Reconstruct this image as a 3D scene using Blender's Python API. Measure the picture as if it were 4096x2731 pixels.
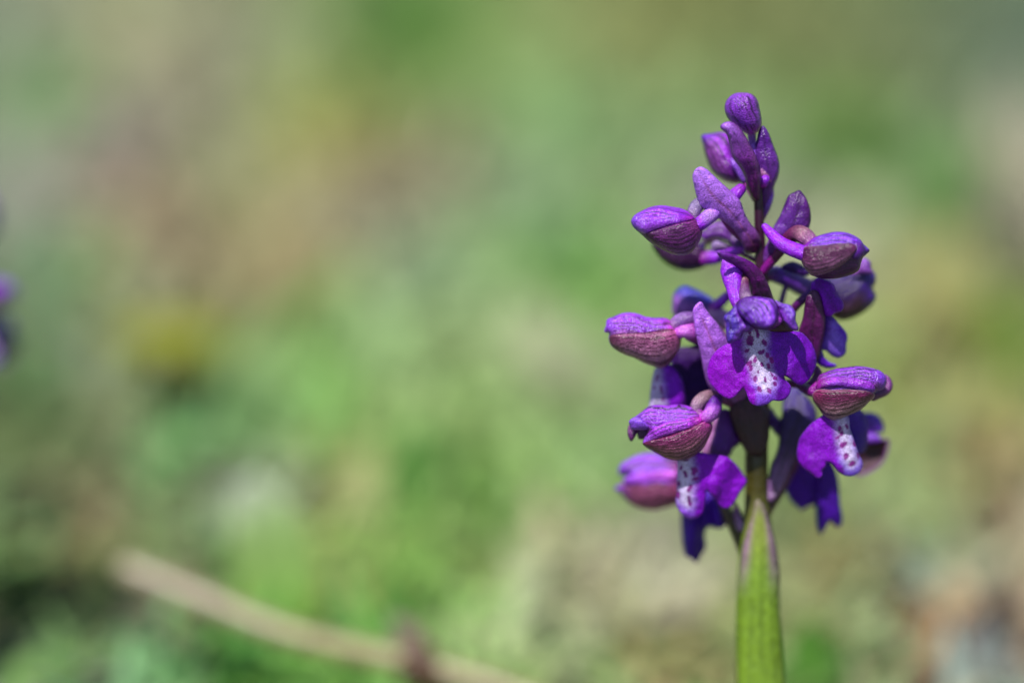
import bpy, math, random
import numpy as np
from mathutils import Vector, Matrix, geometry

for o in list(bpy.data.objects):
    bpy.data.objects.remove(o, do_unlink=True)
scn = bpy.context.scene
COL = scn.collection
rng = np.random.default_rng(7)

# ------------------------------------------------------------------ camera
PITCH = math.radians(24.0)
DIST = 0.55                       # metres from lens to the plane of the flower stem
FRAME = 0.12                      # metres across the frame in that plane
CENTRE_H = 0.0716                 # height of the frame centre above the ground
FWD = np.array([0.0, math.cos(PITCH), -math.sin(PITCH)])
UP = np.array([0.0, math.sin(PITCH), math.cos(PITCH)])
RIGHT = np.array([1.0, 0.0, 0.0])
CAM = np.array([0.0, 0.0, CENTRE_H]) - FWD * DIST
cam_data = bpy.data.cameras.new('camera')
cam = bpy.data.objects.new('camera', cam_data)
COL.objects.link(cam)
scn.camera = cam
cam.location = CAM
cam.rotation_euler = (math.pi / 2 - PITCH, 0, 0)
cam_data.sensor_width = 36.0
cam_data.lens = 36.0 * DIST / FRAME
cam_data.clip_start = 0.02
cam_data.clip_end = 2000
cam_data.dof.use_dof = True
cam_data.dof.focus_distance = DIST - 0.0075
cam_data.dof.aperture_fstop = cam_data.lens / 38.0
cam_data.dof.aperture_blades = 0

# ------------------------------------------------------------------ light
to_sun = -0.22 * RIGHT + 0.70 * UP - 0.62 * FWD
to_sun = to_sun / np.linalg.norm(to_sun)
SUN_EL = math.asin(to_sun[2])
SUN_AZ = math.atan2(to_sun[0], to_sun[1])
world = bpy.data.worlds.new('World')
scn.world = world
world.use_nodes = True
nt = world.node_tree
sky = nt.nodes.new('ShaderNodeTexSky')
sky.sky_type = 'NISHITA'
sky.sun_disc = False
sky.sun_elevation = SUN_EL
sky.sun_rotation = SUN_AZ
nt.links.new(sky.outputs[0], nt.nodes['Background'].inputs[0])
nt.nodes['Background'].inputs[1].default_value = 0.062
sun_data = bpy.data.lights.new('sun', 'SUN')
sun_data.energy = 3.6
sun_data.angle = math.radians(0.5)
sun_data.color = (1.0, 0.955, 0.89)
sun = bpy.data.objects.new('sun', sun_data)
COL.objects.link(sun)
sun.rotation_euler = Vector((-to_sun).tolist()).to_track_quat('-Z', 'Y').to_euler()
sun.location = (0, 0, 3)
scn.cycles.max_bounces = 6
scn.cycles.diffuse_bounces = 3
scn.cycles.glossy_bounces = 2
scn.cycles.transmission_bounces = 3
scn.view_settings.view_transform = 'Standard'
scn.view_settings.look = 'None'
scn.view_settings.gamma = 1.0
scn.view_settings.exposure = 1.45
try:
    scn.view_settings.use_curve_mapping = False
except Exception:
    pass

# ------------------------------------------------------------------ small maths
K = FRAME / 4096.0                # metres per photo pixel in the stem plane
LEAN = 0.18
LIT = 2.3
SAT = 1.0


def W(x, y, dep):
    """flower coordinates (across, down, depth in mm from the stem plane) to metres"""
    x = np.asarray(x, float); y = np.asarray(y, float); dep = np.asarray(dep, float)
    su = (1365.5 - y) * K
    dd = dep * 0.001 - LEAN * su
    sc = (DIST + dd) / DIST
    return (CAM + np.multiply.outer(DIST + dd, FWD) + np.multiply.outer((x - 2048.0) * K * sc, RIGHT)
            + np.multiply.outer(su * sc, UP))


def ground_at(vx, vy, h=0.0):
    """point at height h on the line of sight through (vx, vy) of a 2352 wide frame"""
    d = FWD + RIGHT * ((vx - 1176) / 2352 * FRAME / DIST) - UP * ((vy - 784) / 2352 * FRAME / DIST)
    t = (h - CAM[2]) / d[2]
    return CAM + d * t


def c(r, g, b, k=1.0):
    v = np.array([r, g, b], float) / 255.0
    v = np.where(v <= 0.04045, v / 12.92, ((v + 0.055) / 1.055) ** 2.4)
    lum = v @ np.array([0.3, 0.5, 0.2])
    v = np.maximum(lum + (v - lum) * SAT, 0.004)
    if SAT > 1: v = v * np.array([0.98, 0.9, 0.98])
    return v / LIT * k


def mix(a, b, f):
    f = np.asarray(f, float)[:, None]
    a = np.asarray(a, float); b = np.asarray(b, float)
    if a.ndim == 1: a = a[None, :]
    if b.ndim == 1: b = b[None, :]
    return a * (1 - f) + b * f


def sstep(a, b, x):
    t = np.clip((np.asarray(x, float) - a) / (b - a), 0, 1)
    return t * t * (3 - 2 * t)


_tab = np.random.default_rng(3).random((256, 256))


def vnoise(x, y, scale, seed=0):
    x = np.asarray(x, float) / scale + seed * 17.3
    y = np.asarray(y, float) / scale + seed * 9.7
    xi = np.floor(x).astype(int); yi = np.floor(y).astype(int)
    fx = x - xi; fy = y - yi
    fx = fx * fx * (3 - 2 * fx); fy = fy * fy * (3 - 2 * fy)
    g = lambda a, b: _tab[a % 256, b % 256]
    return (g(xi, yi) * (1 - fx) * (1 - fy) + g(xi + 1, yi) * fx * (1 - fy)
            + g(xi, yi + 1) * (1 - fx) * fy + g(xi + 1, yi + 1) * fx * fy)


def crop(ox, oy, s=3.92):
    def f(*pts):
        return [(ox + p[0] / s, oy + p[1] / s) for p in pts]
    f.s = s
    return f


A = crop(2700, 350); B = crop(2500, 650); C = crop(3000, 750); D = crop(2700, 950)
E = crop(2400, 1100); F = crop(2750, 1250); G = crop(3050, 1000); H = crop(3050, 1400)
I = crop(2450, 1450); J = crop(2400, 1750); KK = crop(3050, 1700); L = crop(2800, 1500)
M = crop(2650, 1900, 2.24); N = crop(2800, 2200, 1.687)


def catmull(P, n, closed):
    P = np.asarray(P, float)
    m = len(P)
    segs = m if closed else m - 1
    out = []
    for i in range(segs):
        if closed:
            p0, p1, p2, p3 = P[i - 1], P[i], P[(i + 1) % m], P[(i + 2) % m]
        else:
            p0 = P[max(i - 1, 0)]; p1 = P[i]; p2 = P[i + 1]; p3 = P[min(i + 2, m - 1)]
        t = np.linspace(0, 1, n, endpoint=False)[:, None]
        a = (np.linalg.norm(p1 - p0) + 1e-9) ** .5; b = (np.linalg.norm(p2 - p1) + 1e-9) ** .5
        d = (np.linalg.norm(p3 - p2) + 1e-9) ** .5
        m1 = (p2 - p1) + b * ((p1 - p0) / a - (p2 - p0) / (a + b)) if a > 1e-3 else (p2 - p1)
        m2 = (p2 - p1) + b * ((p3 - p2) / d - (p3 - p1) / (b + d)) if d > 1e-3 else (p2 - p1)
        out.append((2 * t ** 3 - 3 * t ** 2 + 1) * p1 + (t ** 3 - 2 * t ** 2 + t) * m1
                   + (-2 * t ** 3 + 3 * t ** 2) * p2 + (t ** 3 - t ** 2) * m2)
    if not closed:
        out.append(P[-1:])
    return np.concatenate(out)


def resample_closed(P, step):
    Q = np.vstack([P, P[:1]])
    d = np.r_[0, np.cumsum(np.linalg.norm(np.diff(Q, axis=0), axis=1))]
    n = max(12, int(round(d[-1] / step)))
    s = np.linspace(0, d[-1], n, endpoint=False)
    return np.c_[np.interp(s, d, Q[:, 0]), np.interp(s, d, Q[:, 1])]


def inside(P, x, y):
    x = np.asarray(x, float); y = np.asarray(y, float)
    r = np.zeros(x.shape, bool)
    x1, y1 = P[:, 0], P[:, 1]
    x2, y2 = np.roll(x1, -1), np.roll(y1, -1)
    for a, b, e, f in zip(x1, y1, x2, y2):
        if b == f: continue
        r ^= ((b > y) != (f > y)) & (x < (e - a) * (y - b) / (f - b) + a)
    return r


class Shape:
    """a closed outline with its smooth inflation height (0 at the rim, 1 in the middle)"""
    def __init__(self, pts, base=None, tip=None, step=6.0):
        P_ = resample_closed(catmull(pts, 10, True), step)
        tg = np.roll(P_, -1, 0) - np.roll(P_, 1, 0)
        nr = np.c_[tg[:, 1], -tg[:, 0]] / np.maximum(np.linalg.norm(tg, axis=1), 1e-6)[:, None]
        area = np.sum(P_[:, 0] * np.roll(P_[:, 1], -1) - np.roll(P_[:, 0], -1) * P_[:, 1])
        self.P = P_ + nr * (2.6 if area > 0 else -2.6)
        self.step = step
        lo = self.P.min(0); hi = self.P.max(0)
        g = max((hi - lo).max() / 60.0, 1.0)
        self.g = g; self.lo = lo - 2 * g
        nx, ny = ((hi - lo) / g + 5).astype(int)
        X, Y = np.meshgrid(self.lo[0] + np.arange(nx) * g, self.lo[1] + np.arange(ny) * g, indexing='ij')
        m = inside(self.P, X, Y)
        u = np.zeros((nx, ny)); mi = m[1:-1, 1:-1]
        for _ in range(420):
            v = 0.25 * (u[:-2, 1:-1] + u[2:, 1:-1] + u[1:-1, :-2] + u[1:-1, 2:]) + 0.01
            u[1:-1, 1:-1] = np.where(mi, v, 0)
        self.u = u / max(u.max(), 1e-9)
        base = np.array(base if base is not None else self.P[self.P[:, 1].argmax()], float)
        tip = np.array(tip if tip is not None else self.P[self.P[:, 1].argmin()], float)
        self.base = base
        ax = tip - base
        self.len = np.linalg.norm(ax)
        self.ax = ax / self.len
        pr = np.array([-self.ax[1], self.ax[0]])
        if abs(pr[1]) > 0.45:
            if pr[1] < 0: pr = -pr
        elif pr[0] < 0: pr = -pr
        self.pr = pr
        fine = resample_closed(self.P, 1.5)
        tt = (fine - base) @ self.ax / self.len
        pp = (fine - base) @ pr
        self.t0, self.t1 = tt.min(), tt.max()
        nb = 36
        bi = np.clip(((tt - self.t0) / (self.t1 - self.t0) * nb).astype(int), 0, nb - 1)
        lo_ = np.full(nb, np.nan); hi_ = np.full(nb, np.nan)
        for i in range(nb):
            q = pp[bi == i]
            if len(q): lo_[i], hi_[i] = q.min(), q.max()
        ok = ~np.isnan(lo_)
        idx = np.arange(nb)
        self.blo = np.interp(idx, idx[ok], lo_[ok]); self.bhi = np.interp(idx, idx[ok], hi_[ok])
        ker = np.array([1, 2, 3, 2, 1]) / 9.0
        self.blo = np.convolve(np.pad(self.blo, 2, 'edge'), ker, 'valid')
        self.bhi = np.convolve(np.pad(self.bhi, 2, 'edge'), ker, 'valid')

    def h(self, x, y):
        gx = (np.asarray(x, float) - self.lo[0]) / self.g
        gy = (np.asarray(y, float) - self.lo[1]) / self.g
        gx = np.clip(gx, 0, self.u.shape[0] - 1.001); gy = np.clip(gy, 0, self.u.shape[1] - 1.001)
        i = gx.astype(int); j = gy.astype(int); fx = gx - i; fy = gy - j
        u = self.u
        return np.sqrt(np.maximum(u[i, j] * (1 - fx) * (1 - fy) + u[i + 1, j] * fx * (1 - fy)
                                  + u[i, j + 1] * (1 - fx) * fy + u[i + 1, j + 1] * fx * fy, 0))

    def ts(self, x, y):
        q = np.c_[x, y] - self.base
        t = q @ self.ax / self.len
        p = q @ self.pr
        b = np.clip((t - self.t0) / (self.t1 - self.t0), 0, 1) * (len(self.blo) - 1)
        i = np.arange(len(self.blo))
        lo = np.interp(b, i, self.blo); hi = np.interp(b, i, self.bhi)
        s = 2 * (p - lo) / np.maximum(hi - lo, 1e-6) - 1
        return np.clip((t - self.t0) / (self.t1 - self.t0), 0, 1), np.clip(s, -1.1, 1.1)


# ------------------------------------------------------------------ materials
def nodes_of(m):
    m.use_nodes = True
    return m.node_tree.nodes, m.node_tree.links


def petal_material(name, rough, transl, bump, spec=0.5, scale=5200.0, mottling=0.22, grain=0.3):
    m = bpy.data.materials.new(name)
    n, l = nodes_of(m)
    b = n['Principled BSDF']
    out = n['Material Output']
    at = n.new('ShaderNodeAttribute'); at.attribute_name = 'Col'
    tc = n.new('ShaderNodeTexCoord')
    nz = n.new('ShaderNodeTexNoise'); nz.inputs['Scale'].default_value = 900; nz.inputs['Detail'].default_value = 4
    l.new(tc.outputs['Object'], nz.inputs['Vector'])
    mr = n.new('ShaderNodeMapRange')
    mr.inputs['From Min'].default_value = 0.3; mr.inputs['From Max'].default_value = 0.7
    mr.inputs['To Min'].default_value = 1 - mottling; mr.inputs['To Max'].default_value = 1 + mottling
    l.new(nz.outputs['Fac'], mr.inputs['Value'])
    mx = n.new('ShaderNodeVectorMath'); mx.operation = 'SCALE'
    gr = n.new('ShaderNodeTexNoise'); gr.inputs['Scale'].default_value = scale * 0.9; gr.inputs['Detail'].default_value = 2
    l.new(tc.outputs['Object'], gr.inputs['Vector'])
    gm_ = n.new('ShaderNodeMapRange')
    gm_.inputs['From Min'].default_value = 0.35; gm_.inputs['From Max'].default_value = 0.68
    gm_.inputs['To Min'].default_value = 1 - grain; gm_.inputs['To Max'].default_value = 1 + grain * 1.6  # fine colour speckle; on petals it paints sparkle highlights
    l.new(gr.outputs['Fac'], gm_.inputs['Value'])
    mm = n.new('ShaderNodeMath'); mm.operation = 'MULTIPLY'
    l.new(mr.outputs['Result'], mm.inputs[0]); l.new(gm_.outputs['Result'], mm.inputs[1])
    l.new(at.outputs['Color'], mx.inputs[0]); l.new(mm.outputs[0], mx.inputs['Scale'])
    l.new(mx.outputs[0], b.inputs['Base Color'])
    b.inputs['Roughness'].default_value = rough
    b.inputs['Specular IOR Level'].default_value = spec
    vo = n.new('ShaderNodeTexVoronoi'); vo.inputs['Scale'].default_value = scale
    l.new(tc.outputs['Object'], vo.inputs['Vector'])
    bp = n.new('ShaderNodeBump'); bp.inputs['Strength'].default_value = bump
    bp.inputs['Distance'].default_value = 0.00008
    bp.invert = True
    l.new(vo.outputs['Distance'], bp.inputs['Height'])
    b2 = n.new('ShaderNodeBump'); b2.inputs['Strength'].default_value = 0.6 if bump else 0.0
    b2.inputs['Distance'].default_value = 0.00022
    l.new(nz.outputs['Fac'], b2.inputs['Height'])
    l.new(bp.outputs['Normal'], b2.inputs['Normal'])
    l.new(b2.outputs['Normal'], b.inputs['Normal'])
    tr = n.new('ShaderNodeBsdfTranslucent')
    l.new(mx.outputs[0], tr.inputs['Color'])
    ms = n.new('ShaderNodeMixShader'); ms.inputs[0].default_value = transl
    l.new(b.outputs[0], ms.inputs[1]); l.new(tr.outputs[0], ms.inputs[2])
    l.new(ms.outputs[0], out.inputs['Surface'])
    return m


MAT = petal_material('petal_skin', 0.30, 0.24, 1.0, 0.5, 6500.0, mottling=0.25)
LIPM = petal_material('velvet_lip', 0.42, 0.24, 0.8, 0.22, 7500.0, mottling=0.18)
STEMM = petal_material('stem_skin', 0.38, 0.10, 0.15, 0.45, 1600.0, 0.10, 0.05)
GRASSM = petal_material('blade_skin', 0.6, 0.25, 0.0, 0.3, 600.0, 0.2, 0.1)


# ------------------------------------------------------------------ builders
def link(name, verts, faces, cols, mat, parent, solid=None, origin=(0, 0, 0)):
    me = bpy.data.meshes.new(name)
    v = np.asarray(verts, float) - np.asarray(origin, float)
    me.from_pydata(v.tolist(), [], faces)
    me.polygons.foreach_set('use_smooth', [True] * len(me.polygons))
    a = me.color_attributes.new('Col', 'FLOAT_COLOR', 'POINT')
    cc = np.c_[np.clip(cols, 0.0005, 0.95), np.ones(len(cols))]
    a.data.foreach_set('color', cc.ravel())
    me.materials.append(mat)
    me.update()
    o = bpy.data.objects.new(name, me)
    COL.objects.link(o)
    o.parent = parent
    if solid:
        md = o.modifiers.new('thickness', 'SOLIDIFY')
        md.thickness = solid * 0.001
        md.offset = -1
    return o


ORG = np.zeros(3)


def triangulate(sh):
    st = sh.step
    P = sh.P
    lo = P.min(0); hi = P.max(0)
    ys = np.arange(lo[1], hi[1], st * 0.87)
    pts = []
    for r, y in enumerate(ys):
        xs = np.arange(lo[0] + (st / 2 if r % 2 else 0), hi[0], st)
        pts.append(np.c_[xs, np.full(len(xs), y)])
    pts = np.concatenate(pts)
    pts = pts[inside(P, pts[:, 0], pts[:, 1])]
    keep = np.ones(len(pts), bool)
    for q in P:
        keep &= ((pts - q) ** 2).sum(1) > (st * 0.55) ** 2
    pts = pts[keep]
    n = len(P)
    allp = np.vstack([P, pts])
    edges = [(i, (i + 1) % n) for i in range(n)]
    res = geometry.delaunay_2d_cdt([Vector(p) for p in allp.tolist()], edges, [], 1, 1e-4)
    v = np.array([(q.x, q.y) for q in res[0]])
    rim = np.array([any(k < n for k in o) for o in res[3]])
    return v, [list(f) for f in res[2]], rim


def plain(*cs):
    stops = np.array(cs)
    def f(t, s, x, y, e):
        k = np.linspace(0, 1, len(stops))
        return np.c_[[np.interp(t, k, stops[:, i]) for i in range(3)]].T, None
    return f


def veined(upper, lower, vein, n=7, strength=0.75, split=0.1, soft=0.35, base=None, tip=None, edge=None, ridge=0.05, phase=0.0):
    ph_ = rng.random() * 2; n = n * (0.85 + 0.3 * rng.random()); sd_ = rng.integers(1, 60)
    def f(t, s, x, y, e):
        w = s + (vnoise(x, y, 45, 2) - 0.5) * 0.2 + (vnoise(x, y, 14, 7) - 0.5) * 0.05
        col = mix(upper, lower, sstep(split - soft, split + soft, w))
        if base is not None: col = mix(col, base, 0.8 * (1 - sstep(0.02, 0.32, t)))
        if tip is not None: col = mix(col, tip, 0.8 * sstep(0.75, 1.0, t))
        q = np.cos((w * n * 1.1 + ph_ + 0.6 * np.sin(w * 4 + n)) * math.pi) * 0.5 + 0.5
        st = q ** 4 * sstep(0.0, 0.12, t) * (1 - sstep(0.85, 0.98, t)) * (0.5 + 1.2 * vnoise(w * 55, t * 40, 16, sd_))
        col = mix(col * 1.12, vein, np.clip(st * strength * 1.35, 0, 0.95))
        if edge is not None: col = mix(col, edge, 0.8 * (1 - sstep(0.05, 0.28, e)))
        return col, 0.5 * ridge * ((1 - q) - 0.5)
    return f


def bractcol(base, mid, tip, rib, ribw=0.07, side=None):
    stops = np.array([base, mid, tip])
    def f(t, s, x, y, e):
        col = np.stack([np.interp(t, [0.05, 0.5, 0.95], stops[:, i]) for i in range(3)], 1)
        if side is not None: col = mix(col, side, 0.6 * sstep(0.3, 1.0, s))
        col = mix(col, rib, 0.65 * np.exp(-(s / ribw) ** 2) * (1 - sstep(0.8, 1, t)) * (0.4 + vnoise(x, y, 12, 8)))
        col = col * (0.86 + 0.28 * vnoise(x, y, 18, 4))[:, None]
        return col, -0.08 * np.exp(-(s / (ribw * 1.5)) ** 2)
    return f


def sheet(parent, name, pts, d0, d1, H, col, base=None, tip=None, step=7.0, thick=0.15, mat=None,
          back=None, over=None, off=0.35, extra=None, wave=0.12, crumple=0.07):
    """a petal: outline inflated by H mm toward the viewer; back=Hb closes it into a bud"""
    sh = Shape(pts, base, tip, step)
    v, f, rim = triangulate(sh)
    x, y = v[:, 0], v[:, 1]
    t, s = sh.ts(x, y)
    e = np.where(rim, 0, sh.h(x, y))
    rgb, rh = col(t, s, x, y, e)
    if over is not None:
        dep = over(x, y) - off - H * e
    else:
        dep = d0 + (d1 - d0) * t - H * e
    if rh is not None: dep = dep - rh * sstep(0, 0.5, e)
    if wave: dep = dep + wave * (vnoise(x, y, 60, 6) - 0.5) * 2
    dep = dep + crumple * ((vnoise(x, y, 15, 9) - 0.5) * 1.4 + (vnoise(x, y, 30, 11) - 0.5) * 2.0) * sstep(0, 0.35, e)
    if extra is not None: dep = dep + extra(t, s, x, y, e)
    nb = np.array([list(map(int, q)) for q in f])
    for _ in range(2):                     # relax the rim steps
        acc = np.zeros(len(dep)); cnt = np.zeros(len(dep))
        for a_, b_ in ((0, 1), (1, 2), (2, 0)):
            np.add.at(acc, nb[:, a_], dep[nb[:, b_]]); np.add.at(cnt, nb[:, a_], 1)
            np.add.at(acc, nb[:, b_], dep[nb[:, a_]]); np.add.at(cnt, nb[:, b_], 1)
        sm = acc / np.maximum(cnt, 1)
        dep = np.where(rim, dep, 0.6 * dep + 0.4 * sm)
    P3 = W(x, y, dep)
    # face the viewer
    a, b_, c_ = P3[nb[0, 0]], P3[nb[0, 1]], P3[nb[0, 2]]
    if np.dot(np.cross(b_ - a, c_ - a), CAM - a) < 0:
        nb = nb[:, ::-1]
    if back is not None:
        idx = np.full(len(v), -1)
        inn = np.where(~rim)[0]
        idx[rim] = np.where(rim)[0]
        idx[inn] = len(v) + np.arange(len(inn))
        depb = d0 + (d1 - d0) * t + back * e
        P3 = np.vstack([P3, W(x[inn], y[inn], depb[inn])])
        rgb = np.vstack([rgb, rgb[inn]])
        faces = nb.tolist() + idx[nb][:, ::-1].tolist()
        o = link(name, P3, faces, rgb, mat or MAT, parent, None, ORG)
    else:
        o = link(name, P3, nb.tolist(), rgb, mat or MAT, parent, thick, ORG)
    front = lambda X, Y: d0 + (d1 - d0) * sh.ts(X, Y)[0] - H * sh.h(X, Y)
    return o, front


def tube_world(name, P, r, cols, parent, mat, seg=18, round0=True, round1=True, flat=1.0, origin=None):
    P = np.asarray(P, float); n = len(P)
    T = np.gradient(P, axis=0); T /= np.linalg.norm(T, axis=1)[:, None]
    u = np.cross(T[0], [0.31, 0.77, 0.55]); u /= np.linalg.norm(u)
    V = []; CC = []
    def ring(p, t, u, rr, cc):
        w = np.cross(t, u)
        a = np.linspace(0, 2 * math.pi, seg, endpoint=False)[:, None]
        V.append(p + rr * (np.cos(a) * u + np.sin(a) * w * flat)); CC.append(np.repeat(cc[None], seg, 0))
    for i in range(n):
        u = u - T[i] * np.dot(u, T[i]); u /= np.linalg.norm(u)
        if i == 0 and round0:
            for k in (0.12, 0.45, 0.8):
                ring(P[0] - T[0] * r[0] * (1 - k), T[0], u, r[0] * math.sqrt(1 - (1 - k) ** 2), cols[0])
        ring(P[i], T[i], u, r[i], cols[i])
        if i == n - 1 and round1:
            for k in (0.8, 0.45, 0.12):
                ring(P[i] + T[i] * r[i] * (1 - k), T[i], u, r[i] * math.sqrt(1 - (1 - k) ** 2), cols[i])
    R = len(V)
    V = np.concatenate(V); CC = np.concatenate(CC)
    F_ = []
    for i in range(R - 1):
        for j in range(seg):
            k = (j + 1) % seg
            F_.append([i * seg + j, i * seg + k, (i + 1) * seg + k, (i + 1) * seg + j])
    F_.append(list(range(seg))[::-1]); F_.append([(R - 1) * seg + j for j in range(seg)])
    return link(name, V, F_, CC, mat, parent, None, ORG if origin is None else origin)


def tube(parent, name, pts, deps, radii, cols, s=3.92, mat=None, **kw):
    """pts in flower coordinates, radii in crop pixels (scale s)"""
    Q = np.c_[np.array(pts), np.array(deps, float), np.array(radii, float) * 1.13 / s]
    q = catmull(Q, 8, False)
    cs = np.array(cols)
    k = np.linspace(0, 1, len(q))
    cc = np.stack([np.interp(k, np.linspace(0, 1, len(cs)), cs[:, i]) for i in range(3)], 1)
    cc = cc * (0.9 + 0.2 * vnoise(q[:, 0], q[:, 1], 14, 3))[:, None]
    return tube_world(name, W(q[:, 0], q[:, 1], q[:, 2]), q[:, 3] * K, cc, parent, mat or MAT, **kw)


def empty(name, loc):
    o = bpy.data.objects.new(name, None)
    o.empty_display_size = 0.01
    o.location = loc
    COL.objects.link(o)
    return o


def tag(o, label, cat, group=None):
    o['label'] = label; o['category'] = cat
    if group: o['group'] = group


# ------------------------------------------------------------------ ground
gm = bpy.data.materials.new('meadow_soil')
n, l = nodes_of(gm)
tc = n.new('ShaderNodeTexCoord')
n1 = n.new('ShaderNodeTexNoise'); n1.inputs['Scale'].default_value = 28; n1.inputs['Detail'].default_value = 6
n2 = n.new('ShaderNodeTexNoise'); n2.inputs['Scale'].default_value = 400; n2.inputs['Detail'].default_value = 5
for q in (n1, n2): l.new(tc.outputs['Object'], q.inputs['Vector'])
rp = n.new('ShaderNodeValToRGB')
rp.color_ramp.elements[0].position = 0.35; rp.color_ramp.elements[0].color = (0.045, 0.06, 0.02, 1)
rp.color_ramp.elements[1].position = 0.65; rp.color_ramp.elements[1].color = (0.11, 0.095, 0.06, 1)
l.new(n1.outputs['Fac'], rp.inputs['Fac'])
l.new(rp.outputs['Color'], n['Principled BSDF'].inputs['Base Color'])
n['Principled BSDF'].inputs['Roughness'].default_value = 0.9
bp = n.new('ShaderNodeBump'); bp.inputs['Strength'].default_value = 0.6; bp.inputs['Distance'].default_value = 0.003
l.new(n2.outputs['Fac'], bp.inputs['Height']); l.new(bp.outputs['Normal'], n['Principled BSDF'].inputs['Normal'])
xs = np.r_[-1500, -60, -8, np.linspace(-1.2, 1.2, 49), 8, 60, 1500]
ys = np.r_[-1500, -60, -8, np.linspace(-0.9, 3.0, 79), 8, 60, 1500]
gx, gy = np.meshgrid(xs, ys, indexing='ij')
near = (np.abs(gx) < 1.21) & (gy > -0.91) & (gy < 3.01)
gz = np.where(near, (vnoise(gx, gy, 0.16, 1) - 0.5) * 0.006, 0) - 0.002
gv = np.stack([gx, gy, gz], -1).reshape(-1, 3)
ny = len(ys)
gf = [[i * ny + j, (i + 1) * ny + j, (i + 1) * ny + j + 1, i * ny + j + 1]
      for i in range(len(xs) - 1) for j in range(ny - 1)]
me = bpy.data.meshes.new('ground'); me.from_pydata(gv.tolist(), [], gf)
me.polygons.foreach_set('use_smooth', [True] * len(me.polygons)); me.materials.append(gm)
ground = bpy.data.objects.new('ground', me); COL.objects.link(ground)
ground['kind'] = 'structure'

# ------------------------------------------------------------------ turf: patches of greener and drier growth
PATCH = [(60,60,130,140,120),(200,60,135,135,105),(350,100,130,130,95),(500,100,142,136,120),(620,100,140,150,115),
(760,130,125,140,85),(900,30,88,125,52),(1000,40,93,125,58),(1100,100,110,130,75),(1300,60,125,130,85),(1500,60,120,125,75),
(1700,40,110,115,70),(1900,60,110,120,75),(2050,80,110,120,80),(2200,60,98,115,84),(2320,50,95,112,90),
(60,250,110,130,95),(150,200,85,130,45),(260,250,142,136,122),(250,330,152,144,128),(430,200,125,118,100),(560,250,135,140,105),
(720,250,135,140,78),(760,300,142,135,84),(900,200,110,130,75),(1100,180,120,140,90),(1250,220,115,147,97),(1400,250,120,140,95),
(1550,200,125,145,100),(1700,180,120,140,90),(1950,280,92,125,38),(2150,350,100,130,80),(2310,300,155,152,132),
(40,430,142,146,128),(180,400,154,146,130),(330,450,147,130,102),(500,480,130,135,95),(800,470,147,141,118),(1000,400,147,140,112),
(900,330,138,122,88),(1150,430,120,140,108),(1350,420,120,140,95),(1600,430,152,157,138),(1850,480,158,157,137),(2050,450,140,145,110),
(2200,450,92,126,62),(2325,450,160,152,134),(60,560,110,130,105),(150,560,82,122,55),(330,560,140,135,105),(520,580,142,129,100),
(700,560,146,134,93),(850,560,135,140,110),(970,560,137,158,122),(1150,600,120,145,90),(1300,560,108,146,82),(1400,620,120,152,82),
(2150,620,147,141,88),(2270,640,120,130,72),(100,780,76,110,66),(250,780,120,130,107),(400,800,128,128,40),(560,800,115,135,85),
(700,760,103,136,66),(900,700,130,150,110),(1000,800,125,145,95),(1150,760,136,151,106),(1300,800,142,151,111),(1400,850,130,150,100),
(2080,760,125,140,75),(2180,780,152,151,100),(2300,780,108,130,34),(60,950,96,114,68),(200,950,94,104,68),(430,950,104,140,86),
(560,920,108,141,95),(750,950,108,140,72),(900,950,125,145,90),(1050,900,130,150,95),(1200,980,120,145,85),(1350,980,130,150,105),
(2100,980,130,145,95),(2260,960,142,130,88),(60,1100,104,120,82),(250,1120,117,104,80),(430,1060,104,140,86),(570,1110,150,155,140),
(760,1100,137,140,84),(950,1060,86,130,48),(1150,1100,110,141,68),(1300,1080,120,145,90),(2150,1150,118,140,90),(2310,1100,127,115,90),
(60,1250,96,120,72),(200,1250,110,115,72),(500,1280,95,125,65),(760,1250,136,145,88),(900,1250,115,141,74),(1080,1280,120,146,78),
(1300,1230,152,146,121),(1500,1250,160,155,135),(2000,1280,127,118,78),(2150,1250,135,146,127),(2260,1300,154,142,121),
(60,1400,100,124,74),(250,1430,98,112,50),(100,1530,112,115,98),(300,1510,108,147,97),(500,1450,85,130,55),(700,1520,110,147,72),
(900,1380,85,130,55),(1050,1430,120,152,84),(1200,1400,154,152,126),(1400,1480,120,140,90),(1500,1490,142,130,88),(1850,1510,80,126,32),
(1950,1420,120,140,100),(2100,1400,142,114,78),(2320,1420,130,110,85),(2250,1510,134,146,132),(1700,1400,130,135,90),(1600,800,125,145,90),
(1800,1000,125,145,90),(1600,1100,130,145,100),(1700,600,130,145,95)]
PC = []; PG = []
for vx, vy, r_, g_, b_ in PATCH:
    p = ground_at(vx, vy, 0.006)
    d_ = p[1] - CAM[1]
    PG.append(((p[0]) / d_, CAM[2] / d_)); PC.append(c(r_, g_, b_))
PG = np.array(PG); PC = np.array(PC)
PM = PC.mean(0)
PC = np.clip(PM + (PC - PM) * 1.3, PM * 0.25, PM * 3.0) * np.array([0.99, 1.05, 0.94])


def patch_colour(x, y):
    d_ = np.maximum(y - CAM[1], 0.2)
    q = np.c_[x / d_, CAM[2] / d_]
    out = np.zeros((len(x), 3)); wt = np.zeros(len(x))
    for g_, k_ in zip(PG, PC):
        r2 = ((q - g_) ** 2).sum(1)
        w = 1.0 / (r2 + 3.5e-5) ** 2.0
        out += w[:, None] * k_; wt += w
    return out / wt[:, None]


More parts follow.
